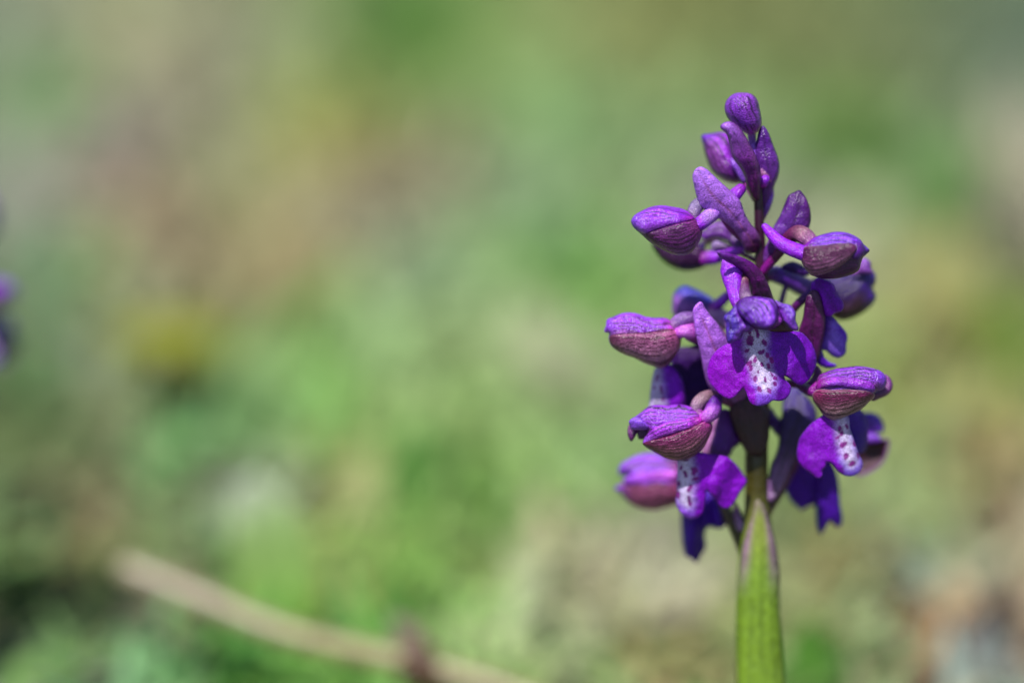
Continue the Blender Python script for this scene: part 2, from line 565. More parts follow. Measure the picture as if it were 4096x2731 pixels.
def turf(name, n, length, width, lean, region, seed, gain, vary, tint=None, lift=0.0):
    r = np.random.default_rng(seed)
    x0, x1, y0, y1 = region
    # denser near the viewed strip, thinning outward
    y = y0 + (y1 - y0) * r.random(n) ** 1.15
    x = (r.random(n) * 2 - 1); x = np.sign(x) * np.abs(x) ** 1.4 * (x1 - x0) / 2 + (x0 + x1) / 2
    ok = ~((np.abs(x) < 0.12) & (y < 0.028) & (y > -0.7))      # trodden bare strip in front of the flower
    x, y = x[ok], y[ok]; n = len(x)
    L_ = length * (0.5 + r.random(n)); Wd = width * (0.6 + 0.8 * r.random(n))
    az = r.random(n) * 2 * math.pi
    th = lean * (0.5 + r.random(n))
    th = np.clip(th, 0, 1.5)
    d = np.stack([np.cos(az) * np.sin(th), np.sin(az) * np.sin(th), np.cos(th)], 1)
    w = np.stack([-np.sin(az), np.cos(az), np.zeros(n)], 1)
    z0 = (vnoise(x, y, 0.16, 1) - 0.5) * 0.006 - 0.003 + lift * r.random(n)
    b = np.stack([x, y, z0], 1)
    bend = np.stack([np.cos(az), np.sin(az), -0.5 * np.ones(n)], 1) * (L_ * 0.35)[:, None]
    m_ = b + d * (L_ * 0.55)[:, None]
    t_ = b + d * L_[:, None] + bend * (0.6 * r.random(n))[:, None]
    t_[:, 2] = np.maximum(t_[:, 2], z0 + 0.0005)
    V = np.stack([b - w * Wd[:, None] / 2, b + w * Wd[:, None] / 2, m_ + w * Wd[:, None] * .42, m_ - w * Wd[:, None] * .42, t_], 1).reshape(-1, 3)
    base = np.arange(n) * 5
    fa = []
    for i in base.tolist():
        fa.append((i, i + 1, i + 2, i + 3)); fa.append((i + 3, i + 2, i + 4))
    cl = patch_colour(x, y) * gain * (1 + vary * (r.random(n) * 2 - 1))[:, None]
    cl = cl * (1 + 0.14 * (r.random((n, 3)) - 0.5))
    if tint is not None: cl = cl * 0.5 + np.array(tint) * 0.5
    o = link(name, V, fa, np.repeat(cl, 5, 0), GRASSM, None)
    o['kind'] = 'stuff'
    return o


g1 = turf('grass', 90000, 0.010, 0.0022, 0.9, (-0.5, 0.5, -0.3, 1.5), 11, 1.72, 0.2)
g1['label'] = 'short soft meadow grass in green and dry patches'; g1['category'] = 'grass'
g2 = turf('dry_litter', 40000, 0.009, 0.005, 1.35, (-0.5, 0.5, -0.3, 1.5), 12, 1.72, 0.18, lift=0.003)
g2['label'] = 'dead leaf and moss litter lying between the grass'; g2['category'] = 'litter'

# ------------------------------------------------------------------ the orchid
stem_base = W(3046, 3420, 0.0)
stem_base = np.array([stem_base[0], stem_base[1], 0.0])
ORG = stem_base.copy()
orchid = empty('orchid', stem_base.tolist())
tag(orchid, 'purple orchid spike with spotted lips and striped hoods on a thick green stem', 'orchid')

LIT = 2.0
SAT = 1.12
# palette (as seen in full sun)
violet = c(128, 40, 205); deep = c(92, 12, 150); lilac = c(170, 110, 245); pale = c(200, 150, 245)
magenta = c(175, 45, 185); wine = c(110, 30, 95); dark = c(48, 6, 48); brown = c(150, 95, 125)
mauve = c(165, 100, 170); bluev = c(85, 40, 185); white = c(214, 207, 240, 1.3); spot = c(140, 0, 145)
vein = c(38, 5, 55); pink = c(205, 95, 225); greyl = c(140, 122, 160); tan = c(170, 135, 135)
green = c(152, 196, 74, .68); olive = c(120, 115, 35, .65); rimc = c(180, 150, 225); spurc = c(165, 65, 240)


LIT = 2.3
SAT = 1.0

# stem
sy = [3500, 3200, 2900, 2731, 2500, 2300, 2150, 2030, 1950, 1850, 1700, 1500, 1300, 1130, 1000, 870, 760, 690]
sx = [3050, 3048, 3044, 3041, 3036, 3031, 3028, 3027, 3026, 3026, 3030, 3038, 3046, 3046, 3042, 3036, 3032, 3030]
sr = [112, 106, 100, 95, 89, 84, 66, 52, 47, 46, 46, 42, 36, 28, 22, 19, 17, 12]
Q = catmull(np.c_[sx, sy, sr], 7, False)
gcol = np.stack([np.interp(Q[:, 1], [700, 1500, 1850, 1960, 2080, 2250, 2600, 3500],
        [a_[i] for a_ in (wine * .22, wine * .3, olive * .3, olive * .55, c(120, 125, 50), green, green, c(150, 190, 80))]) for i in range(3)], 1)  # olive stretch darkened to paint the shadow of the flowers above
gcol *= (0.92 + 0.16 * vnoise(Q[:, 0], Q[:, 1], 30, 2))[:, None]
P3 = W(Q[:, 0], Q[:, 1], np.zeros(len(Q)))
stem = tube_world('stem', P3, Q[:, 2] * K, gcol, orchid, STEMM, seg=40)


# clasping bract on the front of the stem
def claspcol(t, s, x, y, e):
    g_ = mix(c(150, 165, 60), green, sstep(2080, 2330, y))
    streak = 0.95 + 0.17 * (np.cos(s * 13 + vnoise(x, y, 90, 3) * 3) * 0.5) + 0.3 * (vnoise(x * 2.5, y * 0.5, 20, 4) - 0.5)
    g_ = g_ * streak[:, None]
    fade = 1 - sstep(2180, 2420, y)
    pe = sstep(0.25, 0.75, np.abs(s)) * fade + (1 - sstep(1975, 2090, y)) * 0.7
    return mix(g_, c(165, 120, 160), np.clip(pe, 0, 1) * 0.85), 0.03 * np.cos(s * 11)


left = M((848, 160), (828, 190), (812, 300), (775, 440), (735, 580), (705, 740), (688, 880))
right = M((1046, 890), (1034, 760), (1005, 590), (960, 430), (912, 280), (872, 200))
pts = left + N((248, 300), (244, 500), (246, 700), (248, 1000), (260, 1500), (420, 1650), (570, 1500), (576, 1000), (564, 760), (550, 560), (534, 340)) + right
sheet(orchid, 'bract', pts, -1.0, -1.0, 2.05, claspcol, base=(3040, 3150), tip=(3028, 1972), step=8, mat=STEMM, thick=0.3, wave=0, crumple=0)
# basal leaves, low on the ground
for k, az in enumerate((0.4, 1.5, 2.6, 3.7, 5.2)):
    d_ = np.array([math.cos(az), math.sin(az), 0]); w_ = np.array([-math.sin(az), math.cos(az), 0])
    V = []; CL = []; FA = []
    for i in range(13):
        t = i / 12
        p = stem_base + d_ * (0.003 + 0.026 * t) + np.array([0, 0, 0.002 + 0.003 * math.sin(t * 2.6)])
        wd = 0.0055 * math.sin(math.pi * (0.12 + 0.88 * t)) ** 0.8 + 0.0006
        for j in range(7):
            q = j / 3 - 1
            V.append(p + w_ * wd * q + np.array([0, 0, 0.001 * q * q])); CL.append(c(120, 160, 80) * (0.9 + 0.2 * math.cos(q * 9)))
    for i in range(12):
        for j in range(6):
            FA.append([i * 7 + j, i * 7 + j + 1, (i + 1) * 7 + j + 1, (i + 1) * 7 + j])
    link('leaf', V, FA, np.array(CL), STEMM, orchid, 0.3, ORG)


LIT = 2.0
SAT = 1.12


def flower(pts, deps, radii, cols, s=3.92, name='flower'):
    return tube(orchid, name, pts, deps, radii, cols, s=s)


# ---- crown of the spike: three unopened buds and their bracts
bud = flower(A((1310, 1900), (1290, 1500), (1250, 1050), (1210, 820), (1200, 700)), (0.2, .2, .2, .2, .2), (35, 42, 50, 55, 60), [wine, lilac, lilac, mauve], name='bud')
sheet(bud, 'sepal', A((1080, 93), (1200, 115), (1280, 200), (1315, 330), (1345, 480), (1345, 600), (1300, 690), (1190, 740), (1070, 690), (950, 590), (850, 500), (795, 380), (790, 280), (830, 190), (940, 105)),
      0.2, -.6, 2.4, veined(c(140, 70, 205), c(150, 75, 205), vein, 6, .6, base=c(195, 90, 200), phase=.3), base=A((1200, 720))[0], tip=A((1050, 95))[0], back=2.2)
bud = flower(A((1250, 1750), (1150, 1560), (1080, 1440), (960, 1250)), (1, 2.5, 3.6, 4), (40, 50, 60, 55), [wine, magenta, magenta], name='bud')
sheet(bud, 'sepal', A((425, 760), (560, 735), (700, 712), (840, 735), (930, 850), (1000, 1050), (1080, 1280), (1100, 1420), (1060, 1480), (900, 1492), (740, 1435), (590, 1310), (500, 1110), (450, 900)),
      3.6, 4.4, 2.4, veined(c(160, 65, 215), c(145, 75, 170), vein, 5, .6, base=magenta * .8, tip=bluev), base=A((1060, 1450))[0], tip=A((430, 760))[0], back=2.2)
sheet(bud, 'petal', A((880, 1110), (960, 1190), (1050, 1330), (1110, 1500), (1060, 1490), (960, 1330), (890, 1230)), 1.2, 1.2, .5, plain(c(140, 90, 215), lilac))
sheet(orchid, 'bract', A((1250, 1760), (1140, 1560), (1105, 1400), (1040, 1270), (915, 1090), (865, 900), (815, 730), (715, 620), (760, 565), (870, 545), (985, 615), (1085, 745), (1185, 925), (1262, 1075), (1322, 1250), (1345, 1450), (1330, 1600), (1310, 1760)),
      -.8, -4.5, 1.5, bractcol(wine * .9, c(130, 50, 160), c(170, 110, 225), vein, side=c(150, 80, 160)), base=A((1290, 1740))[0], tip=A((740, 590))[0], step=6)
bud = flower(B((2150, 900), (2230, 700), (2270, 480), (2240, 300)), (0.3, .8, 1.2, 1.5), (32, 48, 60, 50), [wine, lilac, magenta], name='bud')
sheet(orchid, 'bract', A((1395, 1960), (1500, 1700), (1555, 1520), (1605, 1400), (1628, 1240), (1600, 1090), (1530, 910), (1450, 700), (1375, 610), (1320, 700), (1290, 830), (1265, 1000), (1290, 1200), (1340, 1420), (1340, 1600), (1360, 1800)),
      1.0, -.5, .9, bractcol(c(130, 50, 150), c(120, 60, 170), deep, vein, .1, side=c(150, 70, 210)), base=A((1390, 1930))[0], tip=A((1375, 615))[0])
tube(bud, 'spur', A((1380, 1500), (1420, 1440)), (-.6, -.9), (70, 62), [magenta, spurc])
sheet(bud, 'sepal', A((1330, 1180), (1420, 1260), (1500, 1400), (1520, 1500), (1420, 1440), (1340, 1390)), 0, 0, .6, plain(c(190, 120, 150), c(170, 120, 190)))

# ---- left upper flower with the big pale bract
fl = flower(B((2100, 1350), (1900, 1230), (1650, 1000), (1450, 700), (1280, 610), (1150, 660), (1080, 770), (1075, 870)),
            (0, -1, -1.5, -2.2, -2.6, -3.2, -3.8, -4), (45, 55, 60, 70, 85, 95, 95, 80), [wine, wine, magenta, greyl, c(140, 125, 170), c(150, 120, 165)])
body, front = sheet(fl, 'sepal', B((105, 920), (150, 840), (230, 785), (400, 708), (560, 682), (750, 705), (900, 735), (1010, 790), (1110, 865), (1180, 960), (1205, 1080), (1165, 1220), (1090, 1350), (990, 1430), (850, 1445), (700, 1410), (560, 1340), (400, 1245), (250, 1110), (140, 1010)),
      -3.8, -5.2, 2.2, veined(c(160, 70, 235), c(125, 55, 150), vein, 9, .75, split=.1, base=c(190, 50, 190), tip=c(140, 95, 235)), base=B((1180, 1000))[0], tip=B((110, 920))[0], back=2.2, step=5)
sheet(fl, 'sepal', B((330, 1130), (480, 1080), (650, 1020), (850, 960), (1010, 920), (1120, 900), (1200, 1000), (1200, 1100), (1150, 1240), (1080, 1350), (980, 1425), (850, 1440), (700, 1405), (560, 1335), (420, 1230)),
      0, 0, .45, veined(c(120, 55, 130), c(140, 85, 155), dark * .8, 8, .95, split=0.5, base=c(160, 70, 150), tip=dark), base=B((1180, 960))[0], tip=B((330, 1130))[0], over=front, off=.12, step=5)
sheet(fl, 'petal', B((185, 960), (230, 870), (330, 840), (520, 860), (720, 830), (960, 850), (1080, 870), (900, 930), (700, 970), (500, 1040), (300, 1105), (215, 1050)),
      0, 0, .25, veined(c(165, 80, 240), c(170, 85, 240), vein, 3, .5, base=magenta, tip=lilac), base=B((1080, 870))[0], tip=B((190, 980))[0], over=front, off=.1, step=5)
tube(fl, 'spur', B((1180, 960), (1300, 860), (1500, 690), (1700, 530), (1810, 420)), (-4.6, -4.2, -2.6, -2.2, -2), (98, 105, 105, 96, 78), [spurc, pale, spurc, spurc, c(160, 40, 210)])
sheet(orchid, 'bract', B((1180, 78), (1270, 110), (1330, 160), (1500, 320), (1700, 500), (1800, 610), (1870, 800), (1960, 960), (2060, 1080), (2125, 1210), (2110, 1330), (2010, 1420), (1900, 1400), (1850, 1290), (1750, 1120), (1620, 970), (1440, 850), (1210, 700), (1145, 570), (1088, 350), (1068, 210), (1110, 115)),
      -.5, -5.2, 1.3, bractcol(c(105, 30, 100), c(195, 130, 245, 1.25), c(195, 140, 255, 1.25), c(165, 95, 130), .09), base=B((2060, 1380))[0], tip=B((1180, 85))[0], step=5)

# ---- bud behind it, its shade painted in as dark sepal colours
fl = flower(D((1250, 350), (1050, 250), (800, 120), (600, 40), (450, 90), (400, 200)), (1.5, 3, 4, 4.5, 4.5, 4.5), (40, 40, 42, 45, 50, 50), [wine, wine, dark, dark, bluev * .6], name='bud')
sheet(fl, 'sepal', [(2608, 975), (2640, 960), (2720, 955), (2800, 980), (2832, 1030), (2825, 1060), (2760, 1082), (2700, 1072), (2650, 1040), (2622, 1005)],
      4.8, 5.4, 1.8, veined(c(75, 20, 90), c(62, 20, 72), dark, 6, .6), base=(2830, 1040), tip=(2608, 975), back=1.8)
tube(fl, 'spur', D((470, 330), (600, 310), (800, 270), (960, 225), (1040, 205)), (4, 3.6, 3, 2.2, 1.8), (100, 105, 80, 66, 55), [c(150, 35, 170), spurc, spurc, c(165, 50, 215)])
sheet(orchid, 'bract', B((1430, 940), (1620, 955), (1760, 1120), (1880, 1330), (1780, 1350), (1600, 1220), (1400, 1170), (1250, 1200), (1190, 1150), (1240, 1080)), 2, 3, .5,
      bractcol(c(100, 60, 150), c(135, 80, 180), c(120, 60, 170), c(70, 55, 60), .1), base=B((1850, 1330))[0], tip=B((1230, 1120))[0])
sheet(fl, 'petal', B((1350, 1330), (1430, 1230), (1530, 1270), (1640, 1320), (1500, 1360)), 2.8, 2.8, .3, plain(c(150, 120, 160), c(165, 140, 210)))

# ---- right upper flower
sheet(orchid, 'bract', C((770, 52), (700, 85), (620, 125), (555, 260), (480, 440), (370, 640), (290, 850), (200, 1050), (180, 1250), (260, 1330), (330, 1200), (420, 1050), (560, 900), (700, 850), (850, 780), (885, 700), (925, 610), (948, 500), (937, 350), (890, 205), (830, 110)),
      -.2, -1.6, .9, bractcol(c(120, 60, 150), c(120, 65, 175), c(90, 25, 125), c(55, 20, 50), .06, side=c(120, 30, 140)), base=C((220, 1290))[0], tip=C((770, 55))[0], step=6)
fl = flower(C((160, 1400), (250, 1260), (380, 1110), (500, 960), (620, 790), (760, 720), (880, 780), (980, 880)), (-.2, -.8, -1.5, -2.2, -3, -4, -5.2, -6), (50, 62, 66, 75, 100, 118, 120, 100), [wine, magenta * .8, wine, wine, c(115, 45, 95), c(160, 112, 135), mauve])
body, front = sheet(fl, 'sepal', C((820, 960), (880, 890), (1000, 798), (1200, 728), (1350, 703), (1460, 708), (1600, 748), (1730, 830), (1795, 925), (1868, 985), (1830, 1030), (1770, 1085), (1735, 1170), (1690, 1300), (1500, 1385), (1250, 1425), (1050, 1400), (900, 1300), (830, 1180), (805, 1060)),
      -6.4, -6.8, 1.8, veined(c(135, 70, 225), c(85, 25, 95), vein, 9, .6, split=-.35, soft=.2, base=c(150, 50, 170), tip=c(90, 60, 170)), base=C((820, 1010))[0], tip=C((1860, 985))[0], back=2.4, step=5)
sheet(fl, 'sepal', C((800, 1020), (850, 945), (1000, 925), (1200, 905), (1350, 885), (1500, 880), (1620, 892), (1668, 935), (1640, 1010), (1550, 1115), (1400, 1232), (1250, 1312), (1100, 1362), (980, 1378), (900, 1305), (830, 1195), (797, 1090)),
      0, 0, .75, veined(c(95, 30, 85), c(165, 115, 155), dark * .8, 7, .95, split=.2, soft=.7, tip=c(110, 40, 100), edge=c(200, 175, 210)), base=C((810, 1020))[0], tip=C((1665, 935))[0], over=front, off=.3, step=4.5)
sheet(fl, 'petal', C((1640, 890), (1740, 880), (1780, 960), (1770, 1080), (1700, 1120), (1610, 1090), (1670, 960)), 0, 0, .2, plain(deep * .9, c(110, 45, 170)), over=front, off=.15)
sheet(fl, 'petal', C((1770, 900), (1835, 950), (1870, 990), (1830, 1028), (1775, 1075), (1750, 990)), -6.6, -6.2, .3, plain(c(90, 60, 170), c(110, 80, 190)))
tube(fl, 'spur', C((860, 1040), (760, 1000), (650, 960), (480, 870), (330, 725), (235, 615)), (-6.9, -6.6, -6.0, -4.8, -3.6, -2.8), (108, 106, 102, 92, 74, 50), [c(155, 55, 225), spurc, spurc, spurc, c(150, 50, 225)])

# ---- its neighbour on the far side, sepals coloured darker to paint its shade
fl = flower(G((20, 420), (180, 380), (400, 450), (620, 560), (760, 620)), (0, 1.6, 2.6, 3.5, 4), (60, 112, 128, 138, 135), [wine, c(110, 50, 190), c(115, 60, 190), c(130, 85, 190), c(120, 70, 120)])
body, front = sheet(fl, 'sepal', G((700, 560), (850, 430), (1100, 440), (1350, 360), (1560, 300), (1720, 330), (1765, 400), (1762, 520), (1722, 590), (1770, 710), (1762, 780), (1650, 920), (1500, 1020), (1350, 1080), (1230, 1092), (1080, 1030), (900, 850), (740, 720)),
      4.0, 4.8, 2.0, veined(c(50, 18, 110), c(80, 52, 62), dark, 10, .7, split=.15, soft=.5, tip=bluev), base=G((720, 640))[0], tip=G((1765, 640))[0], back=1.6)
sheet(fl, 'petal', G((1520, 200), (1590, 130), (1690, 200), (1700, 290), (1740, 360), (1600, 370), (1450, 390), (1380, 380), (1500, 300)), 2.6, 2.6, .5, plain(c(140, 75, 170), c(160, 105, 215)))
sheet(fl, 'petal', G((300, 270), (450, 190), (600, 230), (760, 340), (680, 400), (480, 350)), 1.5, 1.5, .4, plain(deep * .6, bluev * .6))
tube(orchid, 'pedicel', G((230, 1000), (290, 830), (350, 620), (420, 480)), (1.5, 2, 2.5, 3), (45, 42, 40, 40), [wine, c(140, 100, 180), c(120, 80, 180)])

# ---- front flower
sheet(orchid, 'bract', D((665, 222), (740, 222), (800, 238), (1000, 298), (1180, 380), (1300, 480), (1390, 600), (1450, 720), (1500, 850), (1540, 1010), (1480, 1100), (1300, 1080), (1210, 960), (1180, 760), (1125, 620), (1055, 530), (950, 445), (800, 362), (700, 290)),
      -2.6, -8.2, 1.2, bractcol(c(95, 15, 100), c(115, 25, 130), c(115, 45, 165), vein, .06), base=D((1450, 1080))[0], tip=D((668, 230))[0], step=5)
fl = flower(D((1380, 760), (1250, 620), (1110, 560), (1080, 660), (1085, 800), (1110, 930), (1160, 1010)), (-1.5, -3, -4.6, -5.6, -6.8, -8.2, -9), (60, 62, 66, 74, 80, 86, 80), [wine, wine, c(180, 145, 130), c(105, 45, 95), c(130, 90, 145), c(180, 155, 190)])
tube(fl, 'spur', D((985, 1080), (955, 960), (930, 800), (900, 640), (885, 500), (870, 410)), (-8, -7.4, -6.6, -5.8, -5.2, -4.8), (68, 92, 112, 140, 155, 128), [c(150, 40, 215), spurc, spurc, spurc, spurc, c(180, 95, 245)])
# lip
LC = F((1150, 700))[0]


def lip_pattern(cr_, band, spots, left_c, right_c, low_c, rim, wmul=1.0, soft=30.0, fade=None, wc=None):
    band = np.array([(p[0], p[1], w / cr_.s) for p, w in zip(cr_(*[(b_[0], b_[1]) for b_ in band]), [b_[2] for b_ in band])])
    sp = [(*cr_((q[0], q[1]))[0], q[2] / cr_.s, q[3] / cr_.s, math.radians(q[4]) if len(q) > 4 else 0) for q in spots]
    def f(t, s, x, y, e):
        bx = np.interp(y, band[:, 1], band[:, 0]); bw = np.interp(y, band[:, 1], band[:, 2])
        wob = (vnoise(x, y, 16, 3) - 0.5) * 9
        side = sstep(-20, 20, x - bx)
        col = mix(left_c, right_c, side)
        col = col * (0.85 + 0.3 * vnoise(x * 0.6 + y * 0.3, y * 0.25 - x * .1, 22, 5))[:, None]
        m_ = sstep(-soft, soft, bw - np.abs(x - bx) + wob)
        inb = sstep(-30, 10, band[-1, 1] - y + wob) * sstep(-30, 0, y - band[0, 1] + 20)
        low = sstep(band[-1, 1] - 55, band[-1, 1] - 5, y) * (1 - sstep(1.3, 2.2, np.abs(x - bx) / bw))
        col = mix(col, low_c, low)
        col = mix(col, white if wc is None else wc, m_ * inb)
        for (cx, cy, rx, ry, an) in sp:
            dx, dy = x - cx, y - cy
            a_ = dx * math.cos(an) + dy * math.sin(an); b2 = -dx * math.sin(an) + dy * math.cos(an)
            d_ = np.sqrt((a_ / rx) ** 2 + (b2 / ry) ** 2) + (vnoise(x, y, 6, 9) - 0.5) * 0.45
            col = mix(col, spot, (1 - sstep(0.8, 1.15, d_)) * 0.95)
        col = mix(col, rim, 0.65 * (1 - sstep(0.06, 0.22, e)))
        return col, None
    return f


lipD = lip_pattern(F, [(1080, 200, 180), (1070, 400, 165), (1070, 560, 150), (1100, 700, 150), (1140, 850, 140), (1190, 1000, 150), (1220, 1130, 140), (1230, 1210, 90)],
    [(1085, 280, 28, 90, -15), (1105, 360, 28, 45), (975, 310, 28, 35), (985, 430, 62, 75, 20), (980, 490, 50, 36), (1205, 475, 38, 58, -30), (930, 600, 46, 30, -25),
     (1145, 625, 50, 40), (1190, 600, 22, 30), (1255, 670, 33, 48, -10), (1315, 745, 36, 55, -25), (1060, 735, 32, 50, 15), (970, 790, 55, 36, -25), (995, 870, 32, 56),
     (1167, 812, 28, 40, -20), (1270, 838, 28, 48, -8), (1108, 930, 17, 30), (1060, 1040, 34, 56, 10), (1218, 1050, 24, 56, -8), (1320, 970, 13, 50, -25), (1370, 1028, 38, 28, 20),
     (1372, 1118, 34, 34), (1128, 1205, 38, 52, -15), (1280, 1220, 34, 50, -20)],
    c(158, 12, 215), c(130, 10, 205), c(160, 100, 250), c(150, 115, 240))
outlineD = F((900, 250), (850, 350), (720, 450), (560, 528), (450, 610), (370, 720), (322, 850), (320, 980), (360, 1100), (440, 1200), (540, 1290), (655, 1340), (760, 1290), (830, 1212), (880, 1178), (920, 1225), (950, 1320), (990, 1402), (1060, 1447), (1160, 1450), (1255, 1420), (1340, 1368), (1440, 1377), (1540, 1340), (1600, 1255), (1612, 1160), (1570, 1100), (1530, 1060), (1512, 985), (1600, 1020), (1700, 1100), (1785, 1127), (1880, 1060), (1960, 950), (2007, 820), (2010, 680), (1962, 530), (1880, 410), (1780, 322), (1600, 292), (1400, 285), (1250, 240), (1100, 200))


def curlD(t, s, x, y, e):
    cx = 3040.0
    q = (x - cx) / 215.0
    top = sstep(1420, 1300, y) if False else np.clip((1420 - y) / 120.0, 0, 1)
    fold = 1.6 * q * q + 0.9 * np.maximum(0, np.abs(q) - 0.55) - 0.35 * np.exp(-((q - .62) / .12) ** 2) * sstep(1400, 1500, y)
    mid = -0.7 * sstep(1480, 1600, y) * np.exp(-(q / .45) ** 2)
    return fold + 0.8 * top + mid


sheet(fl, 'lip', outlineD, -7.6, -7.6, .5, lipD, base=F((1100, 230))[0], tip=F((1150, 1445))[0], step=3.6, mat=LIPM, extra=curlD, thick=.28)
# hood over the lip
hoodc = veined(c(105, 50, 185), c(155, 85, 240), vein, 8, .7, split=-.1, soft=.6, base=c(80, 35, 130), ridge=.09)
HB = D((1210, 960))[0]; HT = D((1400, 1410))[0]
sheet(fl, 'sepal', D((960, 1040), (1100, 935), (1250, 920), (1400, 940), (1570, 990), (1640, 1110), (1680, 1290), (1600, 1380), (1480, 1440), (1300, 1430), (1150, 1400), (1020, 1260), (950, 1130)),
      -8.2, -9.6, 1.0, plain(c(70, 20, 110), c(90, 25, 130)), base=HB, tip=HT, step=6, thick=.3)
sheet(fl, 'sepal', D((1010, 1010), (1100, 942), (1250, 928), (1400, 948), (1530, 985), (1590, 1090), (1590, 1200), (1580, 1290), (1530, 1362), (1420, 1412), (1300, 1402), (1180, 1345), (1085, 1262), (1000, 1170), (975, 1080)),
      -9.3, -11.2, 1.25, hoodc, base=HB, tip=HT, step=4.2, thick=.2, wave=.4, crumple=.22)
sheet(fl, 'sepal', D((955, 1060), (880, 1140), (765, 1250), (800, 1350), (805, 1480), (812, 1570), (845, 1655), (930, 1625), (1030, 1560), (1080, 1470), (1105, 1475), (1200, 1455), (1235, 1405), (1130, 1310), (1040, 1220)),
      -8.6, -9.6, 1.3, veined(c(90, 60, 190), c(150, 85, 230), vein, 5, .4, base=c(110, 60, 190), edge=c(120, 90, 190)), base=D((980, 1080))[0], tip=D((850, 1650))[0], step=4.2, wave=.3, crumple=.15)
sheet(fl, 'sepal', D((1570, 990), (1680, 1035), (1800, 1065), (1862, 1128), (1888, 1200), (1882, 1290), (1930, 1442), (1875, 1452), (1780, 1380), (1700, 1280), (1640, 1150)),
      -8.8, -9.8, .9, veined(c(130, 80, 215), c(140, 75, 215), vein, 4, .3, tip=c(90, 35, 120), edge=c(185, 165, 220)), base=D((1580, 1000))[0], tip=D((1925, 1445))[0], step=4.2, wave=.3, crumple=.15)
sheet(fl, 'petal', D((1590, 1150), (1650, 1240), (1682, 1300), (1640, 1360), (1540, 1410), (1460, 1440), (1540, 1350)), -9.8, -9.6, .4, plain(c(150, 60, 170), c(160, 80, 205)), step=4.5)
sheet(fl, 'petal', D((1680, 1270), (1760, 1360), (1860, 1450), (1780, 1470), (1600, 1470), (1480, 1450), (1600, 1400)), -7.6, -7.4, .3, plain(c(80, 30, 60), c(90, 50, 60)), step=6)

# ---- pale bract left of the front flower
sheet(orchid, 'bract', E((1580, 425), (1500, 485), (1463, 570), (1475, 700), (1490, 820), (1520, 1000), (1560, 1150), (1600, 1330), (1640, 1540), (1700, 1720), (1790, 1840), (1950, 1960), (2200, 2100), (2330, 1900), (2300, 1500), (2150, 1200), (2010, 1040), (1960, 960), (1850, 780), (1740, 650), (1650, 535)),
      -1.8, -5.0, 1.1, bractcol(c(150, 95, 165), c(178, 115, 225, 1.2), c(190, 125, 245, 1.2), c(165, 90, 140), .1), base=E((2300, 2050))[0], tip=E((1580, 430))[0], step=5)

# ---- left middle flower
fl = flower(E((2400, 1500), (2100, 1150), (1800, 850), (1500, 700), (1320, 690), (1210, 740), (1150, 810)), (0, -.5, -1.2, -2.2, -2.8, -3, -3), (50, 60, 75, 95, 100, 95, 85), [wine, mauve, mauve, c(150, 105, 190), c(150, 110, 190), c(170, 110, 180)])
body, front = sheet(fl, 'sepal', E((75, 885), (100, 800), (120, 700), (200, 668), (350, 608), (480, 597), (600, 618), (700, 658), (850, 678), (1000, 678), (1090, 710), (1180, 790), (1240, 870), (1265, 1000), (1235, 1150), (1150, 1290), (1060, 1400), (960, 1452), (870, 1432), (700, 1372), (540, 1292), (400, 1242), (280, 1182), (180, 1100), (145, 1000), (150, 910)),
      -2.6, -3.2, 1.9, veined(c(165, 85, 240), c(185, 125, 185), c(90, 30, 90), 8, .75, split=-.1, soft=.25, base=c(215, 85, 195), tip=c(160, 90, 245)), base=E((1200, 830))[0], tip=E((80, 880))[0], back=2.2)
sheet(fl, 'sepal', E((150, 1000), (180, 950), (300, 935), (500, 915), (750, 900), (950, 870), (1120, 850), (1220, 900), (1250, 1010), (1225, 1150), (1140, 1290), (1050, 1395), (950, 1440), (870, 1420), (700, 1360), (540, 1282), (400, 1230), (280, 1170), (190, 1090)),
      0, 0, .5, veined(c(150, 85, 130), c(190, 140, 175), c(80, 28, 62), 6, .95, split=.1, soft=.7, base=c(215, 120, 180), tip=c(90, 30, 70)), base=E((1200, 880))[0], tip=E((155, 1020))[0], over=front, off=.15)
tube(fl, 'spur', E((1230, 900), (1330, 880), (1450, 900), (1560, 950)), (-3.4, -3.8, -3, -1.5), (85, 92, 135, 130), [pink, c(225, 135, 245), magenta, deep])
# its lip, seen edge on
lipE = lip_pattern(I, [(690, 90, 60), (680, 250, 80), (690, 450, 100), (680, 680, 110)], [(700, 240, 22, 60, 20), (765, 420, 22, 90, -10), (790, 570, 30, 40), (655, 395, 22, 25)], c(190, 150, 245), c(150, 55, 225), c(190, 150, 245), c(150, 100, 240))
sheet(fl, 'lip', I((690, 80), (800, 30), (900, 40), (1000, 130), (1090, 280), (1125, 450), (1130, 650), (1050, 760), (800, 780), (600, 730), (590, 600), (608, 400), (640, 200)), -.8, -.5, .9, lipE, base=I((850, 40))[0], tip=I((820, 770))[0], mat=LIPM, step=5)
sheet(fl, 'lip', [(2690, 1400), (2760, 1385), (2810, 1372), (2850, 1480), (2880, 1600), (2850, 1680), (2790, 1690), (2740, 1690), (2705, 1600), (2690, 1500)], 2.5, 2.2, .6, plain(c(70, 30, 140), c(60, 10, 90)), mat=LIPM)

